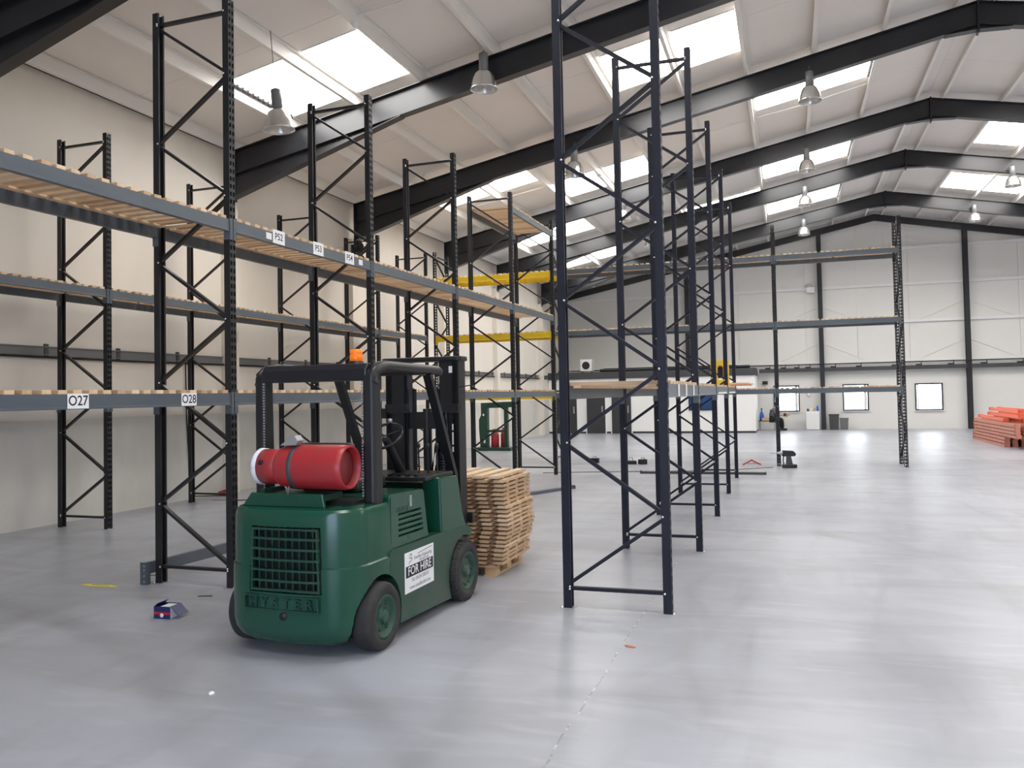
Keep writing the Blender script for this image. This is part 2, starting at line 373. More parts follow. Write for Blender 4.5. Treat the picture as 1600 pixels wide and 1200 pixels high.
# --- portal rafters
XE = -10.7
def rafter(y, lab):
    r = thing('portal_rafter', lab, 'roof beam', (XA, y, 0), 0, 'dark steel portal rafters')
    D = .50
    web = MB(); top = MB(); bot = MB(); apx = MB(); apf = MB()
    for s in (1, -1):
        hw = MB(); hf = MB()
        xe = s*(XE-XA); a = lambda dx: ZA - SL*abs(dx)
        xh = s*(-6.85-XA)
        for part, z0, z1, ya, yb in ((top, 0, -.016, -.1, .1), (web, -.016, -D+.016, -.008, .008), (bot, -D+.016, -D, -.1, .1)):
            x1 = xe if part is not bot else xe
            part.prism([(xe, a(xe)+z0), (0, ZA+z0), (0, ZA+z1), (xe, a(xe)+z1)], ya, yb)
        zb = a(xe)-D
        hw.prism([(xe, zb), (xh, a(xh)-D), (xe, 6.02)], -.008, .008)
        hf.prism([(xe, 6.02), (xh, a(xh)-D), (xh, a(xh)-D-.016), (xe, 6.0)], -.1, .1)
        hf.build('haunch_flange', 'rafter', r); hw.build('haunch_web', 'rafter', r)
        MB().box(min(xe, xe+s*.02), max(xe, xe+s*.02), -.1, .1, 5.95, a(xe)).build('end_plate', 'rafter', r)
        # small apex haunch
        apx.prism([(0, ZA-D), (s*-.62, a(.62)-D), (0, ZA-D-.09)], -.008, .008)
        apf.prism([(s*-.62, a(.62)-D), (0, ZA-D-.09), (0, ZA-D-.106), (s*-.62, a(.62)-D-.016)], -.1, .1)
    web.build('web', 'rafter', r); top.build('top_flange', 'rafter', r); bot.build('bottom_flange', 'rafter', r)
    apx.build('apex_web', 'rafter', r); apf.build('apex_flange', 'rafter', r)
    MB().box(-.016, .016, -.105, .105, ZA-D-.17, ZA+.02).build('apex_plate', 'rafter', r)
rl = {'a': 'dark steel portal rafter, sixth from the gable wall, haunch over the open floor', 'b': 'dark steel portal rafter, fifth from the gable wall, just past the lit rooflight pair',
      'c': 'dark steel portal rafter, fourth from the gable wall, with twin floodlights on its haunch', 'd': 'dark steel portal rafter, third from the gable wall',
      'e': 'dark steel portal rafter, second from the gable wall', 'f': 'dark steel portal rafter, first from the gable wall',
      'y': 'dark steel portal rafter, seventh from the gable wall', 'z': 'dark steel portal rafter, eighth from the gable wall'}
for k, y in RAF.items(): rafter(y, rl[k])

# --- office cabin against the gable
YO, XO = 37.95, -1.40
off = struct(MB().box(XL+.02, XO, YO, YB-.36, .09, 2.55).build('wall_office', 'cabin'))
MB().box(XL+.02, XO-.02, YO+.01, YB-.36, 0, .09).build('plinth', 'door_grey', off)
MB().box(XL+.02, XO+.04, YO-.05, YB-.36, 2.55, 2.88).build('fascia', 'steel_dark', off)
for n, (a, b) in enumerate(((-10.65, -9.5), (-9.02, -8.14), (-7.83, -6.92))):
    d = struct(MB().box(a, b, YO-.05, YO-.002, .01, 2.06).build('door_%d' % (n+1), 'door_grey'))
    MB().box(b-.16, b-.11, YO-.09, YO-.05, .95, 1.28).build('pull_handle', 'galv', d)
    MB().box(a-.05, a, YO-.04, YO-.001, 0, 2.1).box(b, b+.05, YO-.04, YO-.001, 0, 2.1).box(a-.05, b+.05, YO-.04, YO-.001, 2.06, 2.11).build('door_frame', 'white', d)
f = struct(MB().box(-4.3, -3.2, YO-.04, YO-.002, 1.02, 1.98).build('window_%d' % (wn+1), 'frame_window'))
for a, b in ((-4.24, -3.78), (-3.72, -3.26)): MB().box(a, b, YO-.05, YO-.04, 1.08, 1.92).build('pane', 'blue_glass', f)

# ================================================================== pallet racking
PITCH_H = .078
def post_mesh(H, m, name='post'):
    mb = MB(); t = .003; w2 = .045; xf = .036; xb = -.036
    for a, b in ((-w2, -.035), (-.010, .010), (.035, w2)): mb.box(xf-t, xf, a, b, .004, H)
    k = 0; z = .004
    while z < H:
        z1 = min(z+.034, H)
        for a, b in ((-.035, -.010), (.010, .035)): mb.box(xf-t, xf, a, b, z, z1)
        z += PITCH_H
    for s in (-1, 1):
        mb.box(xb, xf-t, min(s*w2, s*(w2-t)), max(s*w2, s*(w2-t)), .004, H)
        mb.box(xb, xb+t, min(s*.024, s*(w2-t)), max(s*.024, s*(w2-t)), .004, H)
    return mb.mesh(name, m)
ROWS = {'L': dict(o=(-5.326, 6.978), a=-.013, P=2.893, D=.885, H=5.96, lo=-1, hi=4, first='f', m='frame'),
        'W': dict(o=(-9.62, 9.738), a=0., P=2.87, D=.885, H=5.92, lo=-1, hi=4, first='b', m='frame'),
        'R': dict(o=(-1.014, 7.078), a=.008, P=2.823, D=.867, H=5.966, lo=0, hi=4, first='b', m='frame_navy'),
        'G': dict(o=(-5.98, 21.36), a=-PI/2, P=2.853, D=.885, H=5.95, lo=0, hi=3, first='b', m='frame')}
ROWS['Y'] = dict(ROWS['G'], P=3.42, lo=-1, hi=0)
def rp(row, along, x=0., z=0.):
    r = ROWS[row]; c, s = math.cos(r['a']), math.sin(r['a'])
    return (r['o'][0]+c*x-s*along, r['o'][1]+s*x+c*along, z)
footm = MB().box(-.06, .06, -.065, .065, 0, .004).mesh('footplate', 'galv')
pm = {}
def frame(row, i, label, group):
    r = ROWS[row]; D, H = r['D'], r['H']
    if (row not in pm): pm[row] = post_mesh(H, r['m'])
    T = thing('upright_frame', label, 'rack frame', rp(row, i*r['P']), r['a'], group)
    put('post', pm[row], T); put('post', pm[row], T, (-D, 0, 0), (0, 0, PI))
    put('footplate', footm, T); put('footplate', footm, T, (-D, 0, 0), (0, 0, PI))
    xf, xb = -.022, -D+.022
    key = (row, 'br')
    if key not in pm:
        L = []
        n = 10; z0, z1 = .19, H-.14; zz = [z0+(z1-z0)*k/(n-1) for k in range(n)]
        def brace(p, q): return MB().bar(p, q, .030, .046, (0, 1, 0)).mesh('brace', r['m'])
        st = 0 if r['first'] == 'f' else 1
        xk = lambda k: xf if (k+st) % 2 == 0 else xb
        for k in range(n-1):
            L.append(brace((xk(k), 0, zz[k]+.025), (xk(k+1), 0, zz[k+1]-.025)))
        L.append(brace((xf, 0, zz[0]-.02), (xb, 0, zz[0]-.02))); L.append(brace((xf, 0, zz[-1]+.02), (xb, 0, zz[-1]+.02)))
        bm_ = MB()
        for k in range(n):
            for yy in (-.0475, .0475):
                bm_.lathe([(0, yy*1.12), (.009, yy*1.1), (.011, yy)], 'y', (xk(k)-.002 if xk(k) == xf else xk(k)+.002, 0, zz[k]), 8)
        for xx in (xf, xb):
            for zc in (zz[0]-.02, zz[-1]+.02): bm_.lathe([(0, -.053), (.009, -.052), (.011, -.0475)], 'y', (xx, 0, zc), 8)
        for xx in (.05, -D-.05): bm_.lathe([(0, .02), (.01, .018), (.011, .004)], 'z', (xx, -.045, 0), 8)
        pm[key] = (L, bm_.mesh('bolts', 'bolt'))
    for me in pm[key][0]: put('brace', me, T)
    b = put('bolts', pm[key][1], T); b['kind'] = 'stuff'
    return T
DESC = {'L': 'the forklift row', 'W': 'the left wall row', 'R': 'the free-standing navy row', 'G': 'the cross row'}
for row in 'LWR':
    r = ROWS[row]
    for i in range(r['lo'], r['hi']+1):
        n = r['hi']-i
        c = 'dark navy' if row == 'R' else 'black'
        frame(row, i, '%s braced upright frame, %s from the cross row in %s' % (c, ORD[n], DESC[row]), 'upright frames of '+DESC[row])
for i in range(4):
    frame('G', i, 'black slotted upright frame, %s from the yellow bay in the cross row' % ORD[i], 'upright frames of the cross row')
frame('Y', -1, 'black slotted upright frame carrying the yellow beams beside the left wall', 'upright frames of the cross row')

cache = {}
def beam(row, i, z, back, label, group, m='beam', ht=.12):
    r = ROWS[row]; L = r['P']-.094
    k = ('b', round(L, 3), m, ht)
    if k not in cache:
        mb = MB().prism([(-.018, 0), (.034, 0), (.034, -ht+.02), (.038, -ht+.016), (.038, -ht), (-.018, -ht)], 0, L)
        c = MB().box(.0375, .0425, -.040, .006, -ht-.085, .012).box(-.03, .0425, -.0008, .0045, -ht-.085, .012)
        for zz in (-.03, -.09, -.15): c.box(.0425, .045, -.028, -.016, zz-.009, zz+.009)
        cache[k] = (mb.mesh('beam_body', m), c.mesh('connector', m))
    bm_, cm = cache[k]
    if not back:
        T = thing('shelf_support', label, 'shelf support', rp(row, i*r['P']+.047, 0, z), r['a'], group)
    else:
        T = thing('shelf_support', label, 'shelf support', rp(row, (i+1)*r['P']-.047, -r['D'], z), r['a']+PI, group)
    put('beam_body', bm_, T); put('connector', cm, T)
    o = put('connector', cm, T, (0, L, 0)); o.scale = (1, -1, 1)
    return T
WM = ['wood', 'wood', 'wood2', 'wood3']
WS = ['wood', 'wood3', 'wood3']
def slat_mesh(Ls, wd, th, m, key='slat'):
    k = (key, Ls, wd, th, m)
    if k not in cache: cache[k] = MB().box(-Ls/2, Ls/2, -wd/2, wd/2, 0, th).mesh(key, m)
    return cache[k]
def deck(row, i, z, label, group):
    r = ROWS[row]; P, D = r['P'], r['D']
    T = thing('slatted_deck', label, 'shelf deck', rp(row, i*P, -D/2, z+.0005), r['a'], group)
    n = int(round((P-.14)/.146)); a0, a1 = .115, P-.115
    for k in range(n):
        y = a0+(a1-a0)*k/(n-1)+random.uniform(-.012, .012)
        put('slat', slat_mesh(D+.05, .082, .032, random.choice(WM)), T, (random.uniform(-.006, .006), y, 0), (0, 0, random.uniform(-.012, .012)))
    for xx in (-D/2+.10, D/2-.10):
        for h in (0, 1):
            k = ('runner', round(P, 2))
            if k not in cache: cache[k] = MB().box(-.035, .035, .07, P/2-.02, -.022, -.0005).mesh('runner', 'wood')
            put('runner', cache[k], T, (xx, h*(P/2-.05), 0))
LV = {'L': (1.943, 3.696), 'W': (1.943, 3.56), 'R': (1.943,), 'G': (1.90, 3.55, 5.20)}
LN = ['lower', 'upper', 'top']
def level(row, i, z, ln, n, m='beam', ht=.12):
    d = DESC[row] if row != 'Y' else 'the yellow bay'
    cc = 'yellow' if m == 'yellow' else 'slate grey'
    bay = '%s bay from cross row, ' % ORD[n] if row in 'LWR' else ('%s bay from yellow beams, ' % ORD[n] if row == 'G' else '')
    fr = beam(row, i, z, False, '%s front beam, %s shelf, %sin %s' % (cc, ln, bay, d), 'shelf beams of '+d, m, ht)
    beam(row, i, z, True, '%s rear beam, %s shelf, %sin %s' % (cc, ln, bay, d), 'shelf beams of '+d, m, ht)
    deck(row, i, z, 'slatted timber deck, %s shelf, %sin %s' % (ln, bay, d), 'timber decks of '+d)
    return fr
FB = {}
for row in 'LWR':
    r = ROWS[row]
    for i in range(r['lo'], r['hi']):
        for ln, z in zip(LN, LV[row]): FB[row, i, ln] = level(row, i, z, ln, r['hi']-1-i)
level('L', 3, 5.68, 'top', 0)
for i in range(3):
    for ln, z in zip(LN, LV['G']): level('G', i, z, ln, i)
for ln, z in zip(LN, (1.90, 3.555, 5.19)): level('Y', -1, z, ln, 0, 'yellow', .15)
# --- location labels on the beams (write on +x face of a beam; y runs along the beam)
def beam_label(b, y, txt, wd, ht, zc=-.055, size=None):
    p = MB().box(.0382, .0392, y-wd/2, y+wd/2, zc-ht/2, zc+ht/2).build('label_card', 'paper', b)
    if txt: text('lettering', txt, size or ht*.95, 'ink', p, (.0394, y, zc), (PI/2, 0, PI/2), .0003, sx=.92, bold=.0012)
def yL(u): return u
bl = FB['L', -1, 'lower']
y0 = ROWS['L']['o'][1]-ROWS['L']['P']+.047
beam_label(bl, 5.08-y0, 'O27', .205, .118)
beam_label(bl, 6.33-y0, 'O28', .20, .118)
bl = FB['L', 0, 'upper']; y1 = ROWS['L']['o'][1]+.047
for y, t in ((7.76, 'P52'), (8.55, 'P53'), (9.27, 'P54')): beam_label(bl, y-y1, t, .22, .15, -.04, .105)
for y in (7.58, 9.55): beam_label(bl, y-y1, None, .10, .07)
bl = FB['R', 0, 'lower']; y1 = ROWS['R']['o'][1]+.047
for y in (7.9, 8.55, 9.3): beam_label(bl, y-y1, None, .13, .115)
for i in (2, 3):
    MB().box(.0382, .0392, .3, 2.3, -.115, -.085).build('label_strip', 'paper', FB['R', i, 'lower'])

# ================================================================== forklift
FK = thing('forklift', 'green counterbalance forklift with black mast and overhead guard parked on the floor', 'forklift', (-3.50, 5.15, 0), -.026)
def plan(hw, y1, inset, rr=.27, n=7):
    """rounded-rear outline, counter-clockwise"""
    hw -= inset; y0 = inset; pts = []
    r = max(rr-inset*.3, .05)
    for k in range(n+1):
        a = PI + (PI/2)*k/n
        pts.append((-hw+r+r*math.cos(a), y0+r+.0+r*math.sin(a)))
    for k in range(1, 8):                                   # slight bulge of the rear face
        x = -hw+r + (2*hw-2*r)*k/8; pts.append((x, y0-.022*(1-((k-4)/4)**2)))
    for k in range(n+1):
        a = 1.5*PI + (PI/2)*k/n
        pts.append((hw-r+r*math.cos(a), y0+r+r*math.sin(a)))
    pts += [(hw, y1), (-hw, y1)]
    return pts
def loft(levels, hw, y1):
    mb = MB(); rings = [[(x, y, z) for x, y in plan(hw, y1, ins)] for z, ins in levels]
    n = len(rings[0])
    vs = [v for r in rings for v in r]
    fs = [(i*n+k, i*n+(k+1) % n, (i+1)*n+(k+1) % n, (i+1)*n+k) for i in range(len(rings)-1) for k in range(n)]
    fs += [tuple(range(n))[::-1], tuple(range((len(rings)-1)*n, len(rings)*n))]
    return mb.add(vs, fs, True)
cw = loft([(.09, .10), (.13, .045), (.19, .012), (.26, .0), (.655, .0), (.665, .012), (.675, .012), (.69, .010), (1.01, .014), (1.05, .020), (1.068, .034), (1.075, .06)], .57, .62).build('counterweight', 'green', FK)
cut = MB()
for s in (-1, 1): cut.lathe([(.001, min(s*.36, s*.8)), (.315, min(s*.36, s*.8)), (.315, max(s*.36, s*.8)), (.001, max(s*.36, s*.8))], 'x', (0, .42, .235), 32)
cut.prism([(-.285, .475), (.325, .475), (.31, .95), (-.27, .95)], -.2, .11)
boolean(cw, cut.build('cut', 'green'))
for p in cw.data.polygons: p.use_smooth = True
md = cw.modifiers.new('es', 'EDGE_SPLIT'); md.split_angle = math.radians(32)
# chassis side frame with front arches
ch = MB().prism([(.56, .12), (1.86, .075), (2.08, .40), (2.16, .62), (2.02, .685), (.60, .70), (.56, .68)], -.572, .572, 'x').build('chassis', 'green_dirty', FK)
cut = MB()
for s in (-1, 1):
    cut.lathe([(.001, min(s*.38, s*.8)), (.34, min(s*.38, s*.8)), (.34, max(s*.38, s*.8)), (.001, max(s*.38, s*.8))], 'x', (0, 1.97, .25), 32)
    cut.lathe([(.001, min(s*.36, s*.8)), (.315, min(s*.36, s*.8)), (.315, max(s*.36, s*.8)), (.001, max(s*.36, s*.8))], 'x', (0, .42, .235), 32)
cut.box(-.47, .47, 1.28, 1.75, .60, .8)
boolean(ch, cut.build('cut', 'green'))
bevel(ch, .012, 2)
MB().box(-.47, .47, 1.28, 1.75, .585, .605).build('floor_plate', 'black_matte', FK)
# grille
g = MB().prism([(-.272, .485), (.312, .485), (.297, .938), (-.257, .938)], -.008, .022).build('grille', 'green_dirty', FK)
cut = MB().prism([(-.258, .500), (.298, .500), (.284, .924), (-.244, .924)], -.1, .1); boolean(g, cut.build('cut', 'green'))
MB().box(-.29, .33, .10, .105, .47, .955).build('radiator', 'black_matte', FK)
for k in range(9):
    x = .02-.288+.0576*(k+1)
    MB().box(x-.006, x+.006, .012, .034, .48, .945).build('grille_bar', 'green_dark', g)
for k in range(1, 6):
    z = .487+.0755*k
    mb = MB(); n = 8
    for j in range(n):
        xa, xb = -.272+.584*j/n, -.272+.584*(j+1)/n
        f_ = lambda x: -.018*(1-((x-.02)/.292)**2)
        mb.bar((xa, .0+f_(xa), z), (xb, .0+f_(xb), z), .02, .015)
    mb.build('grille_bar', 'green_dirty', g)
# name plate with raised border and lettering
npl = MB()
npl.box(-.315, .315, -.030, .02, .352, .362).box(-.315, .315, -.030, .02, .448, .458).box(-.315, -.305, -.030, .02, .362, .448).box(.305, .315, -.030, .02, .362, .448)
npl = npl.build('name_plate', 'green_dark', FK)
for k, (chh, sz) in enumerate(zip('HYSTER', (1, 1, 1, 1, 1, 1))):
    text('letter', chh, .096, 'green_letter', npl, (-.235+.094*k, -.026, .404), (PI/2, 0, 0), .005, sx=1.05, bold=.002)
MB().lathe([(.0, -.035), (.028, -.035), (.03, -.02), (.03, .01)], 'y', (.02, 0, .315), 14).build('tow_pin', 'black', FK)
# bonnet side cover with louvres
cv = MB().prism([(.60, .70), (1.27, .70), (1.25, .76), (1.185, 1.085), (1.16, 1.105), (.60, 1.125), (.58, 1.10)], -.555, .555, 'x').build('bonnet', 'green', FK)
cut = MB()
for s in (-1, 1):
    for k in range(5):
        z = .775+.042*k
        cut.prism([(.735, z), (1.165-.008*k, z-.004), (1.165-.008*k, z+.013), (.735, z+.017)], min(s*.515, s*.7), max(s*.515, s*.7), 'x')
boolean(cv, cut.build('cut', 'green')); bevel(cv, .012, 2)
for s in (-1, 1):
    MB().box(min(s*.556, s*.563), max(s*.556, s*.563), .92, .95, .99, 1.08).build('latch', 'galv', FK)
    MB().box(s*.557-.003, s*.557+.003, .60, .605, .70, 1.10).build('cover_seam', 'green_dark', FK)
text('cover_lettering', 'HYSTER', .052, 'green_letter', FK, (.5555, .80, .985), (PI/2, 0, PI/2), .0015, sx=1.1)
# cowl pillars
for s in (-1, 1):
    x0, x1 = sorted((s*.40, s*.57))
    o = MB().prism([(1.50, .68), (2.04, .665), (1.96, .80), (1.87, 1.13), (1.85, 1.15), (1.47, 1.165)], x0, x1, 'x').build('cowl_pillar', 'green', FK); bevel(o, .015, 2)
o = MB().box(-.40, .40, 1.80, 1.9, .60, 1.08).build('cowl_panel', 'green_dark', FK)
o = MB().prism([(1.30, 1.15), (1.88, 1.15), (1.86, 1.19), (1.30, 1.185)], -.30, .52, 'x').build('dash_tray', 'black', FK); bevel(o, .008)
for k in range(4):
    x = .16+.085*k
    MB().box(x-.02, x+.02, 1.32, 1.42, 1.184, 1.20).build('dash_switch', 'black_gloss', FK)
for k, (x, yy) in enumerate(((.30, 1.62), (.38, 1.64), (.46, 1.66))):
    MB().tube([(x, yy, 1.18), (x+.01, yy-.03, 1.42)], .008, 8).lathe([(.0, .03), (.018, .02), (.018, -.01), (0, -.02)], 'z', (x+.01, yy-.03, 1.43), 10).build('lever', 'black', FK)
# steering column and wheel
stc = MB().tube([(.08, 1.72, 1.15), (.06, 1.45, 1.50)], [.05, .035], 10).build('steering_column', 'black', FK)
mb = MB(); R_, n = .165, 28
ax = Vector((0, -.62, .78)).normalized(); e1 = Vector((1, 0, 0)); e2 = ax.cross(e1); cc = Vector((.06, 1.42, 1.53))
mb.tube([cc + (e1*math.cos(2*PI*k/n) + e2*math.sin(2*PI*k/n))*R_ for k in range(n+1)], .013, 8, False)
for k in range(3): mb.tube([cc, cc + (e1*math.cos(2.1*k+.5) + e2*math.sin(2.1*k+.5))*R_], .009, 6)
sw = mb.build('steering_wheel', 'black_gloss', FK)
kc = cc + e2*R_; MB().lathe([(0, .03), (.02, .025), (.022, .0), (.0, -.01)], 'z', tuple(kc + Vector((0, -.02, .02))), 10).build('spinner_knob', 'galv', FK)
# seat and front console
o = MB().box(-.27, .25, .62, 1.12, 1.12, 1.24).build('seat_cushion', 'black', FK); bevel(o, .04, 3)
o = MB().prism([(.60, 1.2), (.72, 1.2), (.66, 1.52), (.56, 1.52)], -.25, .23, 'x').build('seat_back', 'black', FK); bevel(o, .03, 3)
# guard
def guard_post(s):
    x = s*.485
    mb = MB().prism([(.40, 1.06), (.54, 1.06), (.52, 2.0), (.47, 2.085), (.40, 2.06)], min(x-.05*s, x+.055*s), max(x-.05*s, x+.055*s), 'x')
    return mb
for s in (-1, 1):
    o = guard_post(s).build('guard_post', 'black', FK); bevel(o, .03, 3)
    mb = MB()
    for k in range(40): mb.box(s*.485-.043*s-.005, s*.485-.043*s+.005, .390-.0*k, .398, 1.13+.022*k, 1.142+.022*k)
    h = mb.build('hose_clips', 'galv', FK); h['kind'] = 'stuff'
    mb = MB().tube([(s*.515, .44, 1.98), (s*.515, .46, 2.06), (s*.51, .52, 2.105), (s*.49, .65, 2.12), (s*.455, 1.70, 2.105), (s*.45, 1.74, 2.09)], .042, 10)
    mb.build('guard_side_rail', 'black', FK)
    MB().bar((s*.455, 1.50, 2.07), (s*.455, 2.02, 1.12), .05, .075, (1, 0, 0)).build('guard_front_pillar', 'black', FK)
mb = MB()
n = 12
pr = [(.40, 2.0), (.405, 2.09), (.44, 2.135), (.50, 2.135), (.49, 2.11), (.435, 2.08), (.43, 2.0)]
mb.prism(pr, -.47, .47, 'x'); o = mb.build('guard_rear_beam', 'black_gloss', FK); bevel(o, .008)
for k in range(6): 
    x = -.375+.15*k
    MB().box(x-.012, x+.012, .48, 1.72, 2.095, 2.125).build('guard_bar', 'black', FK)
MB().box(-.46, .46, 1.68, 1.75, 2.07, 2.125).build('guard_front_beam', 'black', FK)
# beacon
bc = MB().lathe([(.06, 0), (.06, .025), (.045, .03)], 'z', (.24, .66, 2.135), 18).build('beacon_base', 'black', FK)
MB().lathe([(.047, .028), (.052, .04), (.052, .075), (.048, .08), (.05, .085), (.05, .112), (.04, .122), (0, .125)], 'z', (.24, .66, 2.135), 18).build('beacon_lens', 'amber', bc)
# cradle for the gas bottle
o = MB().prism([(-.36, 1.175), (.26, 1.175), (.28, 1.075), (-.44, 1.075)], .12, .15).build('cradle', 'green', FK); bevel(o, .006)
MB().box(-.36, .26, .15, .40, 1.12, 1.165).box(-.30, -.26, .15, .42, 1.16, 1.20).build('cradle_tray', 'green_dark', FK)
MB().prism([(-.50, 1.075), (-.44, 1.13), (-.38, 1.13), (-.38, 1.07)], .22, .45).build('cradle_bracket', 'green', FK)
MB().box(-.35, .40, .30, .55, 1.07, 1.10).build('cradle_base', 'black_matte', FK)
# wheels
for s in (-1, 1):
    for (yy, R, w0, w1, tread) in ((.40, .25, .45, .62, 0), (1.95, .27, .42, .62, 1)):
        hub_r = R*.66
        X = lambda a: s*a
        prof = [(hub_r, X(w0)), (R-.02, X(w0)), (R-.004, X(w0+.02)), (R, X(w0+.04)), (R, X(w1-.04)), (R-.006, X(w1-.02)), (R-.025, X(w1)), (hub_r, X(w1)), (hub_r-.005, X(w1-.02))]
        t = MB().lathe(prof, 'x', (0, yy, R+.001), 44)
        if tread:
            for k in range(30):
                a = 2*PI*k/30; c = Vector((0, yy, R+.001)); d = Vector((0, math.cos(a), math.sin(a)))
                t.bar(c + d*(R-.004) + Vector((X(w0+.03), 0, 0)), c + d*(R-.004) + Vector((X(w1-.012), 0, 0)), .034, .012, tuple(d))
        t = t.build('tyre', 'rubber', FK)
        h = MB().lathe([(hub_r-.002, X(w1-.02)), (hub_r-.004, X(w1-.002)), (hub_r-.022, X(w1-.004)), (hub_r-.03, X(w1-.030)), (.075, X(w1-.036)), (.052, X(w1-.030)), (.048, X(w1-.012)), (.046, X(w1-.004)), (.03, X(w1-.002)), (0, X(w1-.002))], 'x', (0, yy, R+.001), 32)
        h = h.build('wheel_hub', 'green_dirty', FK)
        nb = MB(); cnt = 12 if tread else 6
        for k in range(cnt):
            a = 2*PI*k/cnt; rr = hub_r-.055 if tread else .1
            c = (0, yy+rr*math.cos(a), R+rr*math.sin(a))
            nb.lathe([(.014, X(w1-.05)), (.014, X(w1-.024)), (0, X(w1-.022))], 'x', c, 8)
        nb = nb.build('wheel_nuts', 'green_dark', FK); nb['kind'] = 'stuff'
MB().box(-.45, .45, .34, .46, .18, .30).build('rear_axle', 'black_matte', FK)
MB().box(-.45, .45, 1.85, 2.05, .17, .36).build('front_axle', 'black_matte', FK)
MB().box(-.40, .40, .45, 1.8, .13, .30).build('under_frame', 'black_matte', FK)
# mast
for s in (-1, 1):
    x0, x1 = sorted((s*.33, s*.40)); xi0, xi1 = sorted((s*.20, s*.385))
    MB().box(x0, x1, 2.30, 2.46, .09, 2.24).box(xi0, xi1, 2.30, 2.325, .09, 2.24).build('mast_rail', 'black', FK)
    a0, a1 = sorted((s*.175, s*.315))
    MB().box(a0, a1, 2.335, 2.45, .12, 2.22).build('inner_mast_rail', 'black_gloss', FK)
    MB().tube([(s*.13, 2.40, .15), (s*.13, 2.40, 1.95)], .022, 10).build('lift_chain', 'black_matte', FK)
    MB().tube([(s*.36, 2.0, .98), (s*.34, 2.30, 1.05)], .035, 10).build('tilt_cylinder', 'black', FK)
    MB().box(*sorted((s*.15, s*.245)), 2.56, 3.0, .045, .085).prism([(2.52, .045), (2.56, .045), (2.56, .5), (2.52, .5)], *sorted((s*.15, s*.245)), 'x').build('fork', 'black', FK)
o = MB().prism([(-.44, 2.30), (-.40, 2.27), (.40, 2.27), (.43, 2.30), (.43, 2.46), (-.42, 2.46)], 2.215, 2.262, 'z').build('mast_top_plate', 'black', FK); bevel(o, .012)
MB().box(-.40, -.16, 2.28, 2.34, 1.71, 1.80).box(-.45, -.38, 2.26, 2.32, 1.66, 1.76).build('mast_bracket', 'black', FK)
MB().box(.16, .40, 2.28, 2.34, 1.71, 1.80).build('mast_bracket', 'black', FK)
MB().box(-.20, .20, 2.38, 2.42, 1.55, 1.72).build('mast_cross_member', 'black', FK)
MB().box(-.20, .20, 2.38, 2.42, .45, .65).build('mast_lower_member', 'black', FK)
MB().tube([(0, 2.42, .15), (0, 2.42, 1.75)], [.045, .045], 14).build('lift_cylinder', 'black', FK)
MB().box(-.45, .45, 2.47, 2.52, .30, .42).box(-.45, .45, 2.47, 2.52, .62, .72).build('carriage', 'black', FK)
hs = MB()
for dx in (0, .04): hs.tube([(.12+dx, 2.34, .6), (.10+dx, 2.30, 1.15), (.16+dx, 2.26, 1.38), (.26+dx, 2.25, 1.46), (.22+dx, 2.30, 1.75)], .014, 8)
hs.build('hydraulic_hose', 'black_gloss', FK)
hs = MB()
for k in range(18): hs.lathe([(.028, 0), (.034, .012), (.028, .024)], 'z', (.235, 2.27, 1.15+.026*k), 10)
hs.build('spring_guard', 'black_gloss', FK)
for z0, z1 in ((1.54, 1.60), (1.40, 1.52), (1.33, 1.38)): MB().box(.325, .338, 2.295, 2.299, z0, z1).build('mast_label', 'paper', FK)
MB().box(.30, .335, 2.292, 2.298, 2.10, 2.165).build('reflector_tab', 'paper', FK)
MB().tube([(.40, 2.33, 1.96), (.52, 2.33, 1.975)], .006, 6).build('mast_rod', 'black', FK)
MB().prism([(2.1, .40), (2.35, .30), (2.35, .62), (2.15, .62)], .30, .42, 'x').build('mast_pivot', 'black', FK)
# hire sign
sg = MB().box(.5725, .5745, .79, 1.315, .315, .635).build('hire_sign', 'paper', FK)
# board shear follows the frame line: text runs along +y on the +x face
rr = (PI/2, 0, PI/2)
bk = MB().box(.5746, .5752, .808, 1.30, .435, .525).build('sign_band', 'ink', sg)
text('lettering', 'FOR HIRE', .098, 'paper', sg, (.5756, 1.054, .479), rr, .0003, sx=1.02, bold=.001)
text('lettering', 'Steadfast Engineering', .040, 'ink_grey', sg, (.5749, 1.115, .573), rr, .0003, sx=.95)
text('lettering', 'Services Ltd', .036, 'ink_grey', sg, (.5749, 1.13, .543), rr, .0003, sx=.95)
text('lettering', 'Tel: 01634 200101', .044, 'ink_grey', sg, (.5749, 1.06, .405), rr, .0003, sx=.95)
text('lettering', 'www.steadfastltd.com', .044, 'ink_grey', sg, (.5749, 1.06, .35), rr, .0003, sx=.95)
MB().prism([(1.02, .597), (1.28, .612), (1.285, .618), (1.02, .602)], .5746, .5751, 'x').build('sign_swoosh', 'ink_grey', sg)
lg = MB(); pts = [(.87, .61), (.905, .618), (.915, .605), (.89, .598), (.87, .588), (.90, .578), (.92, .585), (.905, .563), (.875, .556), (.86, .54)]
for a, b in zip(pts[:-1], pts[1:]): lg.bar((.575, a[0], a[1]), (.575, b[0], b[1]), .006, .0008, (1, 0, 0))
lg.build('sign_logo', 'ink_grey', sg)

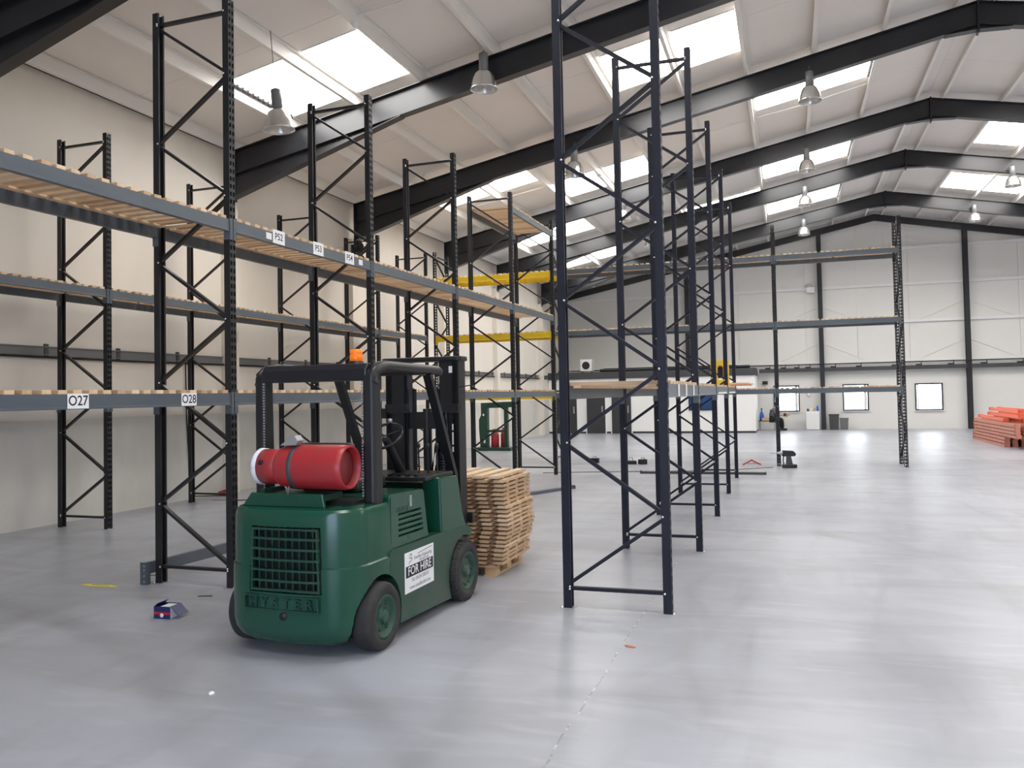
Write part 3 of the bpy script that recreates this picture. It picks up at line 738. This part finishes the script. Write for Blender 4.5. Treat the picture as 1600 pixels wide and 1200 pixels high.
# gas bottle lying on the forklift
GBS = .855
GB = thing('gas_bottle', 'red gas bottle with white-lipped collar strapped across the back of the forklift', 'gas bottle', (-3.50, 5.15, 0), -.026)
cz, cy_ = 1.36, .265
MB().lathe([(.143, .40), (.145, .478), (.152, .486), (.160, .478), (.166, .43), (.168, .40), (.168, -.08), (.160, -.16), (.145, -.20), (.13, -.215)], 'x', (0, cy_, cz), 40).build('bottle_body', 'gasred', GB)
MB().lathe([(0, .445), (.06, .442), (.11, .425), (.144, .40)], 'x', (0, cy_, cz), 40).build('bottle_foot', 'gasred_shaded', GB)
MB().lathe([(.128, -.20), (.133, -.205), (.133, -.39), (.125, -.39), (.122, -.20)], 'x', (0, cy_, cz), 36).build('collar', 'gasred', GB)
MB().lathe([(.133, -.392), (.139, -.395), (.141, -.43), (.130, -.445), (.118, -.43), (.12, -.392)], 'x', (0, cy_, cz), 36).build('collar_rim', 'white_chip', GB)
MB().lathe([(.03, -.22), (.03, -.35), (0, -.35)], 'x', (0, cy_, cz), 14).build('valve', 'galv', GB)
a = math.radians(215)
MB().lathe([(0, -.012), (.02, -.012), (.02, .005)], 'y', (-.335, cy_-.128, cz+.04), 12).build('collar_hole', 'black_matte', GB)
st = MB().lathe([(.1695, -.025), (.172, -.023), (.172, .020), (.1695, .022)], 'x', (-.02, cy_, cz), 40).build('strap', 'steel_dark', GB)
o = MB().prism([(-.16, 1.525), (.0, 1.525), (.03, 1.56), (.0, 1.60), (-.06, 1.60), (-.09, 1.565)], cy_-.10, cy_-.02).build('buckle', 'galv', GB); bevel(o, .006)
MB().tube([(-.045, cy_-.165, 1.23), (-.03, cy_-.16, 1.16), (-.01, cy_-.165, 1.23)], .008, 6).build('strap_hook', 'galv', GB)

for o in GB.children:
    for v in o.data.vertices: v.co.x = (v.co.x-.02)*GBS+.02

# ================================================================== stack of slatted panels in front of the mast
SX, SY = -3.49, 8.50
W_, D_ = 1.37, .92
base = thing('base_pallet', 'low timber pallet under the stack of slatted panels', 'pallet', (SX-.03, SY, 0), -.02)
for x in (-.55, .05, .55):
    for y in (-.36, 0, .36): MB().box(x-.06, x+.06, y-.06, y+.06, .018, .092).build('block', 'wood3', base)
for x in (-.55, .05, .55): MB().box(x-.06, x+.06, -.45, .45, 0, .0175).build('bottom_board', 'wood3', base)
for y in (-.38, 0, .38): MB().box(-.62, .62, y-.06, y+.06, .0925, .110).build('top_board', 'wood3', base)
z = .111; NL = 21  # each layer is a slatted shelf panel like the rack decks
sx_off = 0.
for k in range(NL):
    sx_off = .028*math.sin(k*.36-1.6)+.015*(k/NL) + random.uniform(-.008, .008)
    lab = 'topmost pale slatted timber shelf panel of the stack in front of the forklift mast' if k == NL-1 else 'slatted timber shelf panel, %s from the top of the stack by the forklift' % NUM[min(NL-1-k, 19)] if k else 'lowest slatted timber shelf panel of the stack by the forklift'
    T = thing('slatted_panel', lab, 'pallet', (SX+sx_off-(.05 if k == NL-1 else 0), SY+random.uniform(-.015, .015), z), random.uniform(-.006, .006), 'slatted panels stacked by the forklift')
    for x in (-D_/2+.17, 0, D_/2-.17):
        put('runner', slat_mesh(W_, .07, .0155, random.choice(WS), 'runner'), T, (0, x, 0))
    for j in range(8):
        m = 'wood2' if k == NL-1 else random.choice(WS)
        put('slat', slat_mesh(D_, .104, .0275, m), T, (-W_/2+.052+(W_-.104)*j/7+random.uniform(-.008, .008), random.uniform(-.01, .01), .016), (0, 0, PI/2+random.uniform(-.01, .01)))
    z += .0442

# ================================================================== high bay lamps
def bell():
    p = [(.08, .34), (.115, .33), (.160, .285), (.198, .21), (.224, .12), (.238, .03), (.248, .0)]
    q = [(.243, .0), (.233, .03), (.219, .12), (.193, .205), (.155, .278), (.11, .322), (0, .33)]
    return MB().lathe(p+q, 'z', (0, 0, 0), 28).mesh('reflector', 'alu')
bm_bell = bell()
bm_gear = MB().lathe([(0, .66), (.075, .66), (.085, .65), (.085, .36), (.06, .35), (.06, .335)], 'z', (0, 0, 0), 18).mesh('gear_housing', 'steel_grey')
bm_bulb = MB().lathe([(0, .10), (.04, .11), (.055, .16), (.04, .23), (.025, .30), (.025, .33)], 'z', (0, 0, 0), 14).mesh('bulb', 'lamp_glass')
LAMPS = [(-7.62, 11.25, 6.18, 'grey bell high-bay lamp on a chain beside the lit rooflight pair'),
         (-5.05, 13.80, 7.38, 'grey bell high-bay lamp on the fifth rafter from the gable wall'),
         (.62, 18.95, 8.14, 'bell high-bay lamp on the ridge side of the fourth rafter from the gable wall'), (-4.68, 18.95, 7.06, 'bell high-bay lamp on the eaves side of the fourth rafter from the gable wall'),
         (.68, 24.95, 8.12, 'bell high-bay lamp on the ridge side of the third rafter from the gable wall'), (-4.66, 24.95, 7.14, 'bell high-bay lamp on the eaves side of the third rafter from the gable wall'),
         (.73, 30.15, 8.24, 'bell high-bay lamp on the ridge side of the second rafter from the gable wall'), (-4.62, 30.15, 7.2, 'bell high-bay lamp on the eaves side of the second rafter from the gable wall'),
         (7.04, 30.15, 8.28, 'bell high-bay lamp on the far slope of the second rafter from the gable wall'),
         (.80, 36.25, 8.30, 'bell high-bay lamp on the ridge side of the first rafter from the gable wall'), (-4.6, 36.25, 7.2, 'bell high-bay lamp on the eaves side of the first rafter from the gable wall'),
         (7.11, 36.25, 8.33, 'bell high-bay lamp on the far slope of the first rafter from the gable wall')]
for x, y, zb, lab in LAMPS:
    T = thing('high_bay_lamp', lab, 'lamp', (x, y, zb), 0, 'high-bay lamps under the roof')
    put('gear_housing', bm_gear, T); put('reflector', bm_bell, T); put('bulb', bm_bulb, T)
    zt = ztop(x)
    if y < 12:
        T.rotation_euler = (.05, -.06, 0); MB().tube([(0, 0, .655), (0, 0, zt+ROOF-.001-zb)], .006, 6).build('chain', 'steel_dark', T)
    else:
        MB().tube([(0, 0, .655), (0, 0, max(zt-.3-zb, .70))], .012, 6).bar((0, 0, max(zt-.3-zb, .70)), (0, .24, max(zt-.3-zb, .70)), .03, .02).build('hanger', 'steel_dark', T)
# twin floodlight on the haunch
T = thing('floodlight', 'twin black floodlight on the painted pier under a rafter haunch', 'floodlight', (-10.45, 18.9, 5.42))
MB().box(-.262, -.12, .06, .2, -.05, .45).build('bracket', 'black', T)
for dz, dx in ((.36, .02), (.02, .05)): MB().lathe([(0, .1), (.10, .1), (.14, -.04), (.15, -.08), (.13, -.07), (.0, -.02)], 'y', (dx, 0, dz), 18).build('lamp_head', 'black_gloss', T)
MB().box(-.2, .35, .05, .08, -.1, -.04).build('arm', 'black', T)
# emergency light on the gable
T = thing('emergency_light', 'white twin-spot emergency light on the gable wall beside a dark column', 'lamp', (1.12, YB-.14, 6.42))
MB().box(-.17, .17, -.10, 0, 0, .26).build('case', 'white', T)
for x in (-.11, .11): MB().lathe([(0, .08), (.05, .07), (.075, -.02), (.06, -.03), (0, -.01)], 'y', (x, -.05, .34), 14).box(x-.01, x+.01, -.06, -.04, .26, .30).build('spot', 'galv', T)

# ================================================================== things on the floor
# loose beam standing on its hooks behind the near frame
T = thing('shelf_support', 'loose slate grey beam standing on its end plates behind a black frame', 'shelf support', (-6.335, 6.86, 0), -.065)
MB().box(-.025, .025, 0, 2.7, .098, .215).build('beam_body', 'beam', T)
for y in (0, 2.7):
    c = MB().box(-.03, .055, y-.004, y+.002, 0, .225).box(.05, .055, y-.002, y+.05, 0, .225)
    c.build('connector', 'beam', T)
h = MB()
for zz in (.03, .09, .15, .19): h.box(.02, .034, -.007, -.004, zz-.006, zz+.006)
h = h.build('hooks', 'bolt', T); h['kind'] = 'stuff'
def loose_bar(name, p, q, w_, h_, m, lab, cat='shelf support'):
    p = Vector((*p, 0)); q = Vector((*q, 0)); L = (q-p).length; a = math.atan2(q.y-p.y, q.x-p.x)
    T = thing(name, lab, cat, p, a)
    MB().box(0, L, -w_/2, w_/2, 0, .004).box(0, L, -w_/2, -w_/2+.004, 0, h_).box(0, L, w_/2-.004, w_/2, 0, h_).box(.03, L-.03, -w_/2, w_/2, h_-.004, h_).build('bar_body', m, T)
    for x in (0, L): MB().box(x-.004, x+.004, -w_/2-.03, w_/2+.03, 0, h_+.02).build('end_plate', m, T)
loose_bar('shelf_support', (-3.3, 19.13), (-.52, 19.2), .12, .05, 'steel_dark', 'long dark beam lying flat across the floor past the navy row')
loose_bar('shelf_support', (-4.98, 13.9), (-4.12, 15.9), .12, .05, 'beam', 'slate grey beam lying flat on the floor beyond the slatted panel stack')
# open product box
T = thing('open_box', 'small blue and red printed box lying open on the grey floor', 'box', (-5.16, 5.90, 0), .08)
MB().box(-.10, .06, -.075, -.072, 0, .105).box(-.10, .06, .072, .075, 0, .105).box(-.10, -.097, -.072, .072, 0, .105).box(.057, .06, -.072, .072, 0, .105).box(-.097, .057, -.072, .072, 0, .003).build('carton', 'blue_box', T)
MB().box(-.098, .058, -.0765, -.0755, .035, .058).build('print_band', 'red', T)
MB().lathe([(0, -.0785), (.018, -.0785), (.018, -.077)], 'y', (-.02, 0, .03), 14).build('print_emblem', 'paper', T)
MB().box(.0605, .0615, -.07, .07, .004, .10).build('end_label', 'paper', T)
MB().box(-.05, .05, -.06, .06, .07, .10).build('contents', 'white', T)
MB().prism([(.06, .105), (.14, .03), (.142, .034), (.062, .109)], -.07, .07).build('flap', 'blue_box', T)
MB().prism([(-.10, .105), (-.06, .135), (-.058, .132), (-.097, .102)], -.07, .07).build('flap', 'blue_box', T)
# yellow tape scrap and small bits
o = MB().prism([(-.22, -.03), (-.12, -.045), (.20, -.02), (.23, .0), (.12, .035), (-.18, .02)], 0, .004, 'z').build('tape_scrap', 'tape', None, (-6.75, 6.72, 0), (0, 0, .0)); tag(o, 'strip of yellow tape lying on the grey floor', 'tape')
MB().prism([(-.10, -.006), (.12, -.004), (.12, .006), (-.10, .004)], .0041, .005, 'z').build('print_line', 'ink', o)
for n_, loc, sz, m, lab in (('metal_offcut', (-5.35, 6.60, 0), (.07, .015), 'black', 'thin dark metal offcut on the floor near the forklift'), ('metal_offcut', (-6.55, 7.25, 0), (.06, .012), 'black', 'thin dark metal offcut on the floor past the yellow tape'),
                        ('metal_offcut', (-10.2, 13.0, 0), (.14, .03), 'steel_dark', 'dark steel scrap on the floor beside the wall row')):
    o = MB().prism([(-sz[0], -sz[1]), (sz[0], -sz[1]*.5), (sz[0]*.9, sz[1]), (-sz[0]*.8, sz[1]*.7)], 0, .006, 'z').build(n_, m, None, loc, (0, 0, .3)); tag(o, lab, 'scrap')
o = MB().prism([(-.04, -.012), (.0, -.02), (.045, -.004), (.05, .006), (.0, .018), (-.03, .012)], 0, .01, 'z').build('wood_chip', 'orange_pale', None, (-1.16, 6.08, 0), (0, 0, -.5)); tag(o, 'small reddish wood chip beside the floor joint', 'scrap')
o = MB().lathe([(0, 0), (.02, .0), (.022, .01), (.012, .018), (0, .02)], 'z', (0, 0, 0), 8).build('pebble', 'white', None, (-3.54, 4.42, 0)); tag(o, 'tiny pale stone on the bare floor before the forklift', 'stone')
# red adaptor and its cable by the wall
T = thing('extension_box', 'red plastic adaptor on the floor against the left wall', 'socket', (-10.72, 13.9, 0), .2)
bevel(MB().box(-.12, .12, -.16, .16, 0, .07).build('case', 'red', T), .02, 2)
MB().box(-.06, .06, -.10, .10, .07, .085).build('cover', 'black', T)
T = tag(MB().tube([(-10.35, 13.6, .012), (-9.9, 12.9, .012), (-9.0, 13.4, .012), (-8.3, 14.1, .012), (-7.6, 14.4, .012), (-6.6, 15.2, .012)], .010, 6).build('cable', 'black_matte'), 'black cable snaking over the floor out from the left wall', 'cable')
T = tag(MB().tube([(-5.6, 18.9, .008), (-4.4, 19.25, .008), (-3.4, 19.5, .008), (-2.3, 19.75, .008), (-1.3, 20.2, .008), (-.4, 20.95, .008)], .007, 6).build('cable', 'black_matte'), 'thin dark cable running over the floor to the drill', 'cable')
# green jib attachment with two gas bottles
T = thing('jib_frame', 'dark green steel jib frame with overhanging arm standing near the left wall', 'lifting frame', (-9.5, 26.6, 0), 0)
MB().box(-.72, .62, -.40, .40, 0, .10).build('base_plate', 'green_dark', T)
bevel(MB().prism([(-.56, .10), (-.30, .10), (-.30, 1.62), (-.52, 1.62), (-.52, 1.2), (-.60, 1.05), (-.60, .75)], -.12, .12).build('column', 'green_dark', T), .01)
MB().box(.30, .42, -.08, .08, .10, 1.50).build('rear_post', 'green_dark', T)
bevel(MB().prism([(-.52, 1.62), (.80, 1.66), (.80, 1.60), (.55, 1.46), (-.30, 1.44), (-.52, 1.44)], -.09, .09).build('arm', 'green_dark', T), .008)
ck = MB()
for k in range(5): ck.lathe([(.028, -.012), (.036, 0), (.028, .012), (.02, 0), (.028, -.012)], 'x' if k % 2 else 'y', (.62, 0, 1.42-.055*k), 10)
ck.build('chain', 'galv', T)
MB().tube([(.62, 0, 1.16), (.66, 0, 1.10), (.64, 0, 1.04), (.58, 0, 1.05)], .02, 8).build('hook', 'tape', T)
MB().box(-.30, .30, -.14, -.11, .62, .70).build('retaining_bar', 'green_dark', T)
MB().box(-.43, -.37, -.125, -.12, .25, .42).build('data_plate', 'paper', T); MB().box(-.45, -.40, -.125, -.12, 1.18, 1.25).build('data_plate', 'paper', T)
for x, y, hgt, lab in ((-.08, .06, .62, 'short red gas bottle upright inside the green jib frame'), (.20, .25, .66, 'red gas bottle with a carry ring beside the green jib post')):
    B = thing('gas_bottle', lab, 'gas bottle', (-9.5+x, 26.6+y, .1005))
    MB().lathe([(0, 0), (.12, 0), (.135, .02), (.135, hgt*.65), (.115, hgt*.76), (.06, hgt*.82)], 'z', (0, 0, 0), 20).build('bottle_body', 'gasred', B)
    MB().lathe([(.085, hgt*.78), (.09, hgt), (.082, hgt), (.078, hgt*.78)], 'z', (0, 0, 0), 16).build('collar', 'gasred', B)
    if x > 0: MB().tube([(.0, 0, hgt), (-.06, 0, hgt+.08), (0, 0, hgt+.14), (.05, 0, hgt+.08), (0, 0, hgt)], .008, 6).build('carry_ring', 'white', B)
# cordless drill by the cross row post
T = thing('hammer_drill', 'black cordless hammer drill standing on its battery beside a slotted post', 'drill', (-.02, 20.9, 0), .3); T.scale = (.82, .82, .82)
bevel(MB().box(-.22, .20, -.09, .09, 0, .11).build('battery', 'black', T), .03, 2)
MB().prism([(-.10, .11), (.08, .11), (.03, .36), (-.09, .36)], -.04, .04).build('handle', 'steel_dark', T)
bevel(MB().prism([(-.22, .34), (.16, .34), (.18, .42), (.10, .50), (-.20, .52)], -.06, .06).build('motor_body', 'black', T), .02, 2)
MB().lathe([(.045, 0), (.05, -.06), (.035, -.14), (.012, -.16), (.01, -.36), (0, -.36)], 'x', (-.20, 0, .44), 14).build('chuck', 'galv', T)
MB().tube([(-.17, 0, .34), (-.19, 0, .22), (-.17, 0, .11)], .018, 8).build('guard_bow', 'black', T)
MB().tube([(.10, .06, .46), (.12, .22, .46)], .02, 8).build('side_handle', 'black', T)
T = thing('hand_clamp', 'small red sprung hand clamp lying on the floor by the drill', 'clamp', (-.92, 21.5, 0), .2)
MB().tube([(-.22, 0, .02), (-.06, 0, .10), (.02, 0, .14)], .018, 8).tube([(.22, 0, .02), (.06, 0, .10), (-.02, 0, .14)], .018, 8).build('grip', 'red', T)
MB().tube([(-.10, .02, .05), (.10, .02, .05)], .014, 8).build('spring', 'galv', T)
for n_, x, y, sz, lab in ((0, -5.02, 21.9, .12, 'small black tool case on the floor under the cross row'), (1, -3.98, 21.6, .14, 'black tool pouch on the floor beside a second small case'), (2, -3.67, 21.6, .10, 'small black fixings tub on the floor beside a tool pouch')):
    T = thing('tool_case', lab, 'tool case', (x, y, 0), .3*n_)
    bevel(MB().box(-sz, sz, -.08, .08, 0, .13 if n_ != 1 else .09).build('case_body', 'black', T), .015, 2)
    MB().tube([(-.05, 0, .12 if n_ != 1 else .085), (-.04, 0, .17), (.04, 0, .17), (.05, 0, .12 if n_ != 1 else .085)], .008, 6).build('handle', 'black_gloss', T)
# yellow post guard and loose boards on the navy row's shelf
T = thing('post_guard', 'yellow plastic post guard with dark middle standing on the lower shelf of the navy row', 'guard', (-1.30, 17.2, 1.9765), 0)
o = MB().box(-.19, .17, -.05, .05, 0, .52).build('guard_shell', 'yellow', T)
boolean(o, MB().prism([(-.03, .12), (.03, .12), (.055, .16), (.055, .37), (.03, .41), (-.03, .41), (-.055, .37), (-.055, .16)], -.2, .2).build('cut', 'yellow')); bevel(o, .012)
MB().prism([(-.05, .16), (.05, .16), (.05, .37), (-.05, .37)], .0, .03).build('guard_insert', 'frame_navy', T)
for k, (dx, dz, m) in enumerate(((0, 0, 'orange_pale'), (.03, .0225, 'wood3'), (-.05, .045, 'wood'))):
    o = put('loose_slat', slat_mesh(.98, .10, .022, m), None, (-1.22+dx, 18.05+.02*k, 1.9765+dz), (0, 0, .06*k)); tag(o, ['lowest', 'middle', 'upper'][k]+' loose board of three piled on the lower shelf by the yellow guard', 'board', 'loose boards on the shelf')
# orange beams in a pile
def orange_beam(loc, rz, L, lab, m, rx=0):
    T = thing('shelf_support', lab, 'shelf support', loc, rz, 'orange rack beams piled by the gable wall'); T.rotation_euler = (rx, 0, rz)
    k = ('ob', L, m)
    if k not in cache:
        cache[k] = (MB().prism([(-.055, 0), (.055, 0), (.055, .10), (.02, .10), (.02, .085), (-.055, .085)], .02, L-.02).mesh('beam_body', m),
                    MB().box(-.075, .075, 0, .02, 0, .105).box(-.075, -.055, 0, .06, 0, .105).mesh('end_plate', m))
    put('beam_body', cache[k][0], T); put('end_plate', cache[k][1], T); o = put('end_plate', cache[k][1], T, (0, L, 0)); o.scale = (1, -1, 1)
z = 0
for lay in range(7):
    for c in range(5):
        short = lay < 3
        y0 = 28.6+.02*random.random() if short else 27.3+.05*random.random()
        L = 4.6 if short else 5.6
        lab = 'pale orange beam, %s course up, %s column from the office side of the pile' % (ORD[lay], ORD[c])
        orange_beam((6.27+.22*c+random.uniform(-.015, .015), y0, z), .0, L, lab, 'orange_pale')
    z += .108
TIP = [(0, 6.34), (0, 6.62), (0, 6.90), (0, 7.16), (1, 6.46), (1, 6.78), (1, 7.06), (2, 6.55), (2, 6.95)]
for k, (lay, x) in enumerate(TIP):
    orange_beam((x, 28.0+random.uniform(-.5, 1.1), z+.012+.135*lay), random.uniform(-.028, .012), 3.8, 'bright orange beam tipped loosely on top of the orange pile', 'orange', random.uniform(.0, .006))
# ------------------------------------------------------------------ far end
T = thing('washing_machine', 'white front-loading appliance against the gable wall beside a dark column', 'appliance', (1.03, 40.7, 0))
bevel(MB().box(-.29, .29, -.28, .28, .02, .86).build('cabinet', 'white', T), .015)
MB().box(-.285, .285, -.285, -.28, .74, .84).build('control_panel', 'paper', T); MB().box(-.27, .27, -.25, .25, 0, .02).build('foot', 'black', T)
for x, m, hh, lab in ((-.2, 'steel_dark', .13, 'dark kettle on the white appliance'), (-.04, 'white', .16, 'white tub on the white appliance'), (.085, 'card', .17, 'brown carton tub on the white appliance'), (.22, 'blue', .26, 'blue bottle on the white appliance')):
    o = MB().lathe([(0, 0), (.045, 0), (.05, .01), (.05, hh*.6), (.04, hh*.8), (.03, hh), (0, hh)], 'z', (0, 0, 0), 14).build('container', m, None, (1.03+x, 40.7, .8605)); tag(o, lab, 'container')
for x, sz, hh, m, lab in ((1.95, .21, .72, 'bin', 'tall dark swing-top bin beside the dark column'), (2.38, .18, .54, 'bin_grey', 'shorter grey open bin beside the tall dark bin')):
    T = thing('waste_bin', lab, 'bin', (x, 40.75, 0))
    MB().prism([(-sz*.85, 0), (sz*.85, 0), (sz, hh*.9), (-sz, hh*.9)], -sz*.8, sz*.8).build('bin_body', m, T)
    bevel(MB().box(-sz*1.06, sz*1.06, -sz*.86, sz*.86, hh*.9, hh).build('lid', m, T), .012)
T = thing('heater_unit', 'white boxed fan unit standing on the office roof', 'fan heater', (-9.1, 38.5, 2.8805))
bevel(MB().box(-.28, .28, -.25, .25, .05, .62).build('case', 'white', T), .02)
MB().lathe([(.17, -.27), (.19, -.25), (.15, -.262), (.05, -.262), (0, -.27)], 'y', (0, 0, .33), 20).build('fan_grille', 'black', T); MB().box(-.25, -.2, -.2, .2, 0, .05).box(.2, .25, -.2, .2, 0, .05).build('foot', 'black', T)
for k, (y, r, zz, m) in enumerate(((38.2, .07, 0, 'black'), (38.42, .06, 0, 'steel_dark'), (38.9, .09, 0, 'black'), (39.3, .10, 0, 'black_matte'))):
    if k == 1: continue
    o = MB().tube([(-8.4, y, 2.881+r), (-1.6-.3*k, y, 2.881+r)], r, 10).build('stored_pipe', m); tag(o, ['thick black pipe stored along the front edge of the office roof', '', 'wide black pipe stored in the middle of the office roof', 'widest matt black pipe stored at the back of the office roof'][k], 'pipe', 'pipes on the office roof')
o = MB().box(-.12, .12, -.06, .06, 0, .16).lathe([(0, -.09), (.05, -.08), (.06, -.06)], 'y', (0, 0, .08), 12).build('siren', 'black', None, (-1.05, YB-.12, 2.15)); tag(o, 'small black alarm sounder on the gable wall beside the office', 'alarm')
o = MB().lathe([(0, -.02), (.10, -.02), (.10, 0)], 'y', (0, 0, 0), 18).build('wall_sign', 'paper', None, (.92, YB-.035, 1.62)); tag(o, 'small round pale sign on the gable wall above the white appliance', 'sign')
# bench, person, bottle
T = thing('trestle_bench', 'low bench with thin steel legs against the office end', 'bench', (-.95, 40.35, 0))
MB().box(-.42, .35, -.2, .2, .42, .46).build('bench_top', 'steel_dark', T)
for x in (-.36, .3):
    for y in (-.16, .16): MB().tube([(x, y, 0), (x, y, .42)], .015, 6).build('leg', 'steel_grey', T)
o = MB().box(-.22, .10, -.18, .0, 0, .13).build('carton', 'card', None, (-.98, 40.3, .4605), (0, 0, -.05)); tag(o, 'flat brown carton lying on the low bench', 'box')
T = thing('spray_bottle', 'tall blue bottle standing on the bench end', 'bottle', (-1.22, 40.43, .4605))
MB().lathe([(0, 0), (.10, 0), (.10, .22), (.08, .34), (.04, .42), (.03, .50)], 'z', (0, 0, 0), 14).build('bottle_body', 'blue', T)
MB().lathe([(.035, .49), (.035, .58), (0, .58)], 'z', (0, 0, 0), 10).build('cap', 'green_dark', T)
def skin(name, verts, edges_, radii, m, parent, root=0, sub=2):
    me = bpy.data.meshes.new(name); me.from_pydata(verts, edges_, []); o = put(name, me, parent)
    s = o.modifiers.new('skin', 'SKIN'); s.use_smooth_shade = True
    for i, d in enumerate(me.skin_vertices[0].data):
        r = radii[i]; d.radius = r if isinstance(r, tuple) else (r, r); d.use_root = (i == root)
    ss = o.modifiers.new('sub', 'SUBSURF'); ss.levels = sub; ss.render_levels = sub
    bpy.context.view_layer.update()
    me2 = bpy.data.meshes.new_from_object(o.evaluated_get(bpy.context.evaluated_depsgraph_get()))
    me2.materials.clear(); me2.materials.append(MATS[m])
    for p in me2.polygons: p.use_smooth = True
    o.modifiers.clear(); o.data = me2; return o
P_ = thing('person', 'person in grey top and black trousers sitting on the low bench holding an item', 'person', (-.72, 40.3, 0))
V = [(-.05, 0, .56), (0, 0, .72), (.06, 0, .90), (.10, 0, 1.00),                         # pelvis .. neck base
     (.13, 0, 1.07), (.17, 0, 1.17), (.18, 0, 1.27),                                      # neck, head, crown
     (.08, -.17, .95), (.17, -.21, .72), (.40, -.12, .70), (.48, -.09, .72),              # right arm
     (.08, .17, .95), (.17, .21, .72), (.40, .12, .70), (.48, .09, .72),
     (-.02, -.10, .54), (.40, -.11, .53), (.42, -.11, .10), (.54, -.12, .05),
     (-.02, .10, .54), (.38, .11, .53), (.36, .11, .10), (.48, .12, .05)]
E_ = [(0, 1), (1, 2), (2, 3), (3, 4), (4, 5), (5, 6), (3, 7), (7, 8), (8, 9), (9, 10), (3, 11), (11, 12), (12, 13), (13, 14), (0, 15), (15, 16), (16, 17), (17, 18), (0, 19), (19, 20), (20, 21), (21, 22)]
Rr = [.13, .13, .15, .10, .055, .085, .075, .07, .05, .04, .03, .07, .05, .04, .03, .09, .07, .05, .04, .09, .07, .05, .04]
body = skin('body', V, E_, Rr, 'skin', P_)
body.data.materials.append(MATS['shirt']); body.data.materials.append(MATS['black_matte'])
for p in body.data.polygons:
    c = p.center
    p.material_index = 2 if c.z < .60 else (0 if c.z > 1.03 or (c.x > .27 and c.z > .63) else 1)
skin('shirt', [V[0], V[1], V[2], V[3], V[7], V[8], V[11], V[12]], [(0, 1), (1, 2), (2, 3), (3, 4), (4, 5), (3, 6), (6, 7)], [.17, .172, .192, .125, .10, .08, .10, .08], 'shirt', P_)
skin('trousers', [V[0], V[15], V[16], V[17], V[19], V[20], V[21]], [(0, 1), (1, 2), (2, 3), (0, 4), (4, 5), (5, 6)], [.16, .118, .096, .075, .118, .096, .075], 'black_matte', P_)
for s in (-1, 1): bevel(MB().box(.30 if s > 0 else .36, .56 if s > 0 else .62, s*.115-.05, s*.115+.05, 0, .10).build('boot', 'black', P_), .03, 2)
MB().lathe([(0, .115), (.06, .105), (.098, .05), (.10, 0), (.085, -.04)], 'z', (.155, 0, 1.20), 16).build('hair', 'hair', P_)
MB().tube([(.255, 0, 1.19), (.285, 0, 1.165), (.26, 0, 1.15)], [.008, .016, .01], 8).build('nose', 'skin', P_)
for s in (-1, 1):
    MB().lathe([(0, -.008), (.012, 0), (0, .008)], 'z', (.247, s*.034, 1.20), 8).build('eye', 'ink', P_)
    MB().lathe([(0, s*.012), (.025, 0), (0, -s*.012)], 'y', (.17, s*.088, 1.17), 8).build('ear', 'skin', P_)
    h = MB()
    bx, by, bz = .50, s*.085, .72
    h.box(bx-.03, bx+.05, by-.016, by+.016, bz-.04, bz+.04)
    for k in range(4): h.tube([(bx+.05, by, bz-.03+.02*k), (bx+.085, by-s*.01, bz-.03+.02*k), (bx+.10-.004*abs(k-1.5), by-s*.035, bz-.03+.02*k)], .009, 6)
    h.tube([(bx, by-s*.01, bz+.04), (bx+.03, by-s*.03, bz+.06), (bx+.05, by-s*.045, bz+.055)], .01, 6)
    h.build('glove', 'black', P_)
o = MB().prism([(-.14, -.08), (.02, -.11), (.16, -.02), (.06, .10), (-.12, .12)], -.025, .025).build('wood_block', 'card', None, (-.12, 40.3, .72)); tag(o, 'pale yellow wood block held in the gloved hands', 'wood block')
T = thing('parts_stand', 'blue trestle stand behind the orange beam pile', 'stand', (8.3, 33.6, 0))
MB().box(-.5, .5, -.25, .25, .93, 1.0).build('top_rail', 'blue', T)
for sx in (-.45, .45):
    for sy in (-.3, .3): MB().bar((sx, sy, 0), (sx*.8, sy*.4, .94), .05, .05).build('leg', 'blue', T)
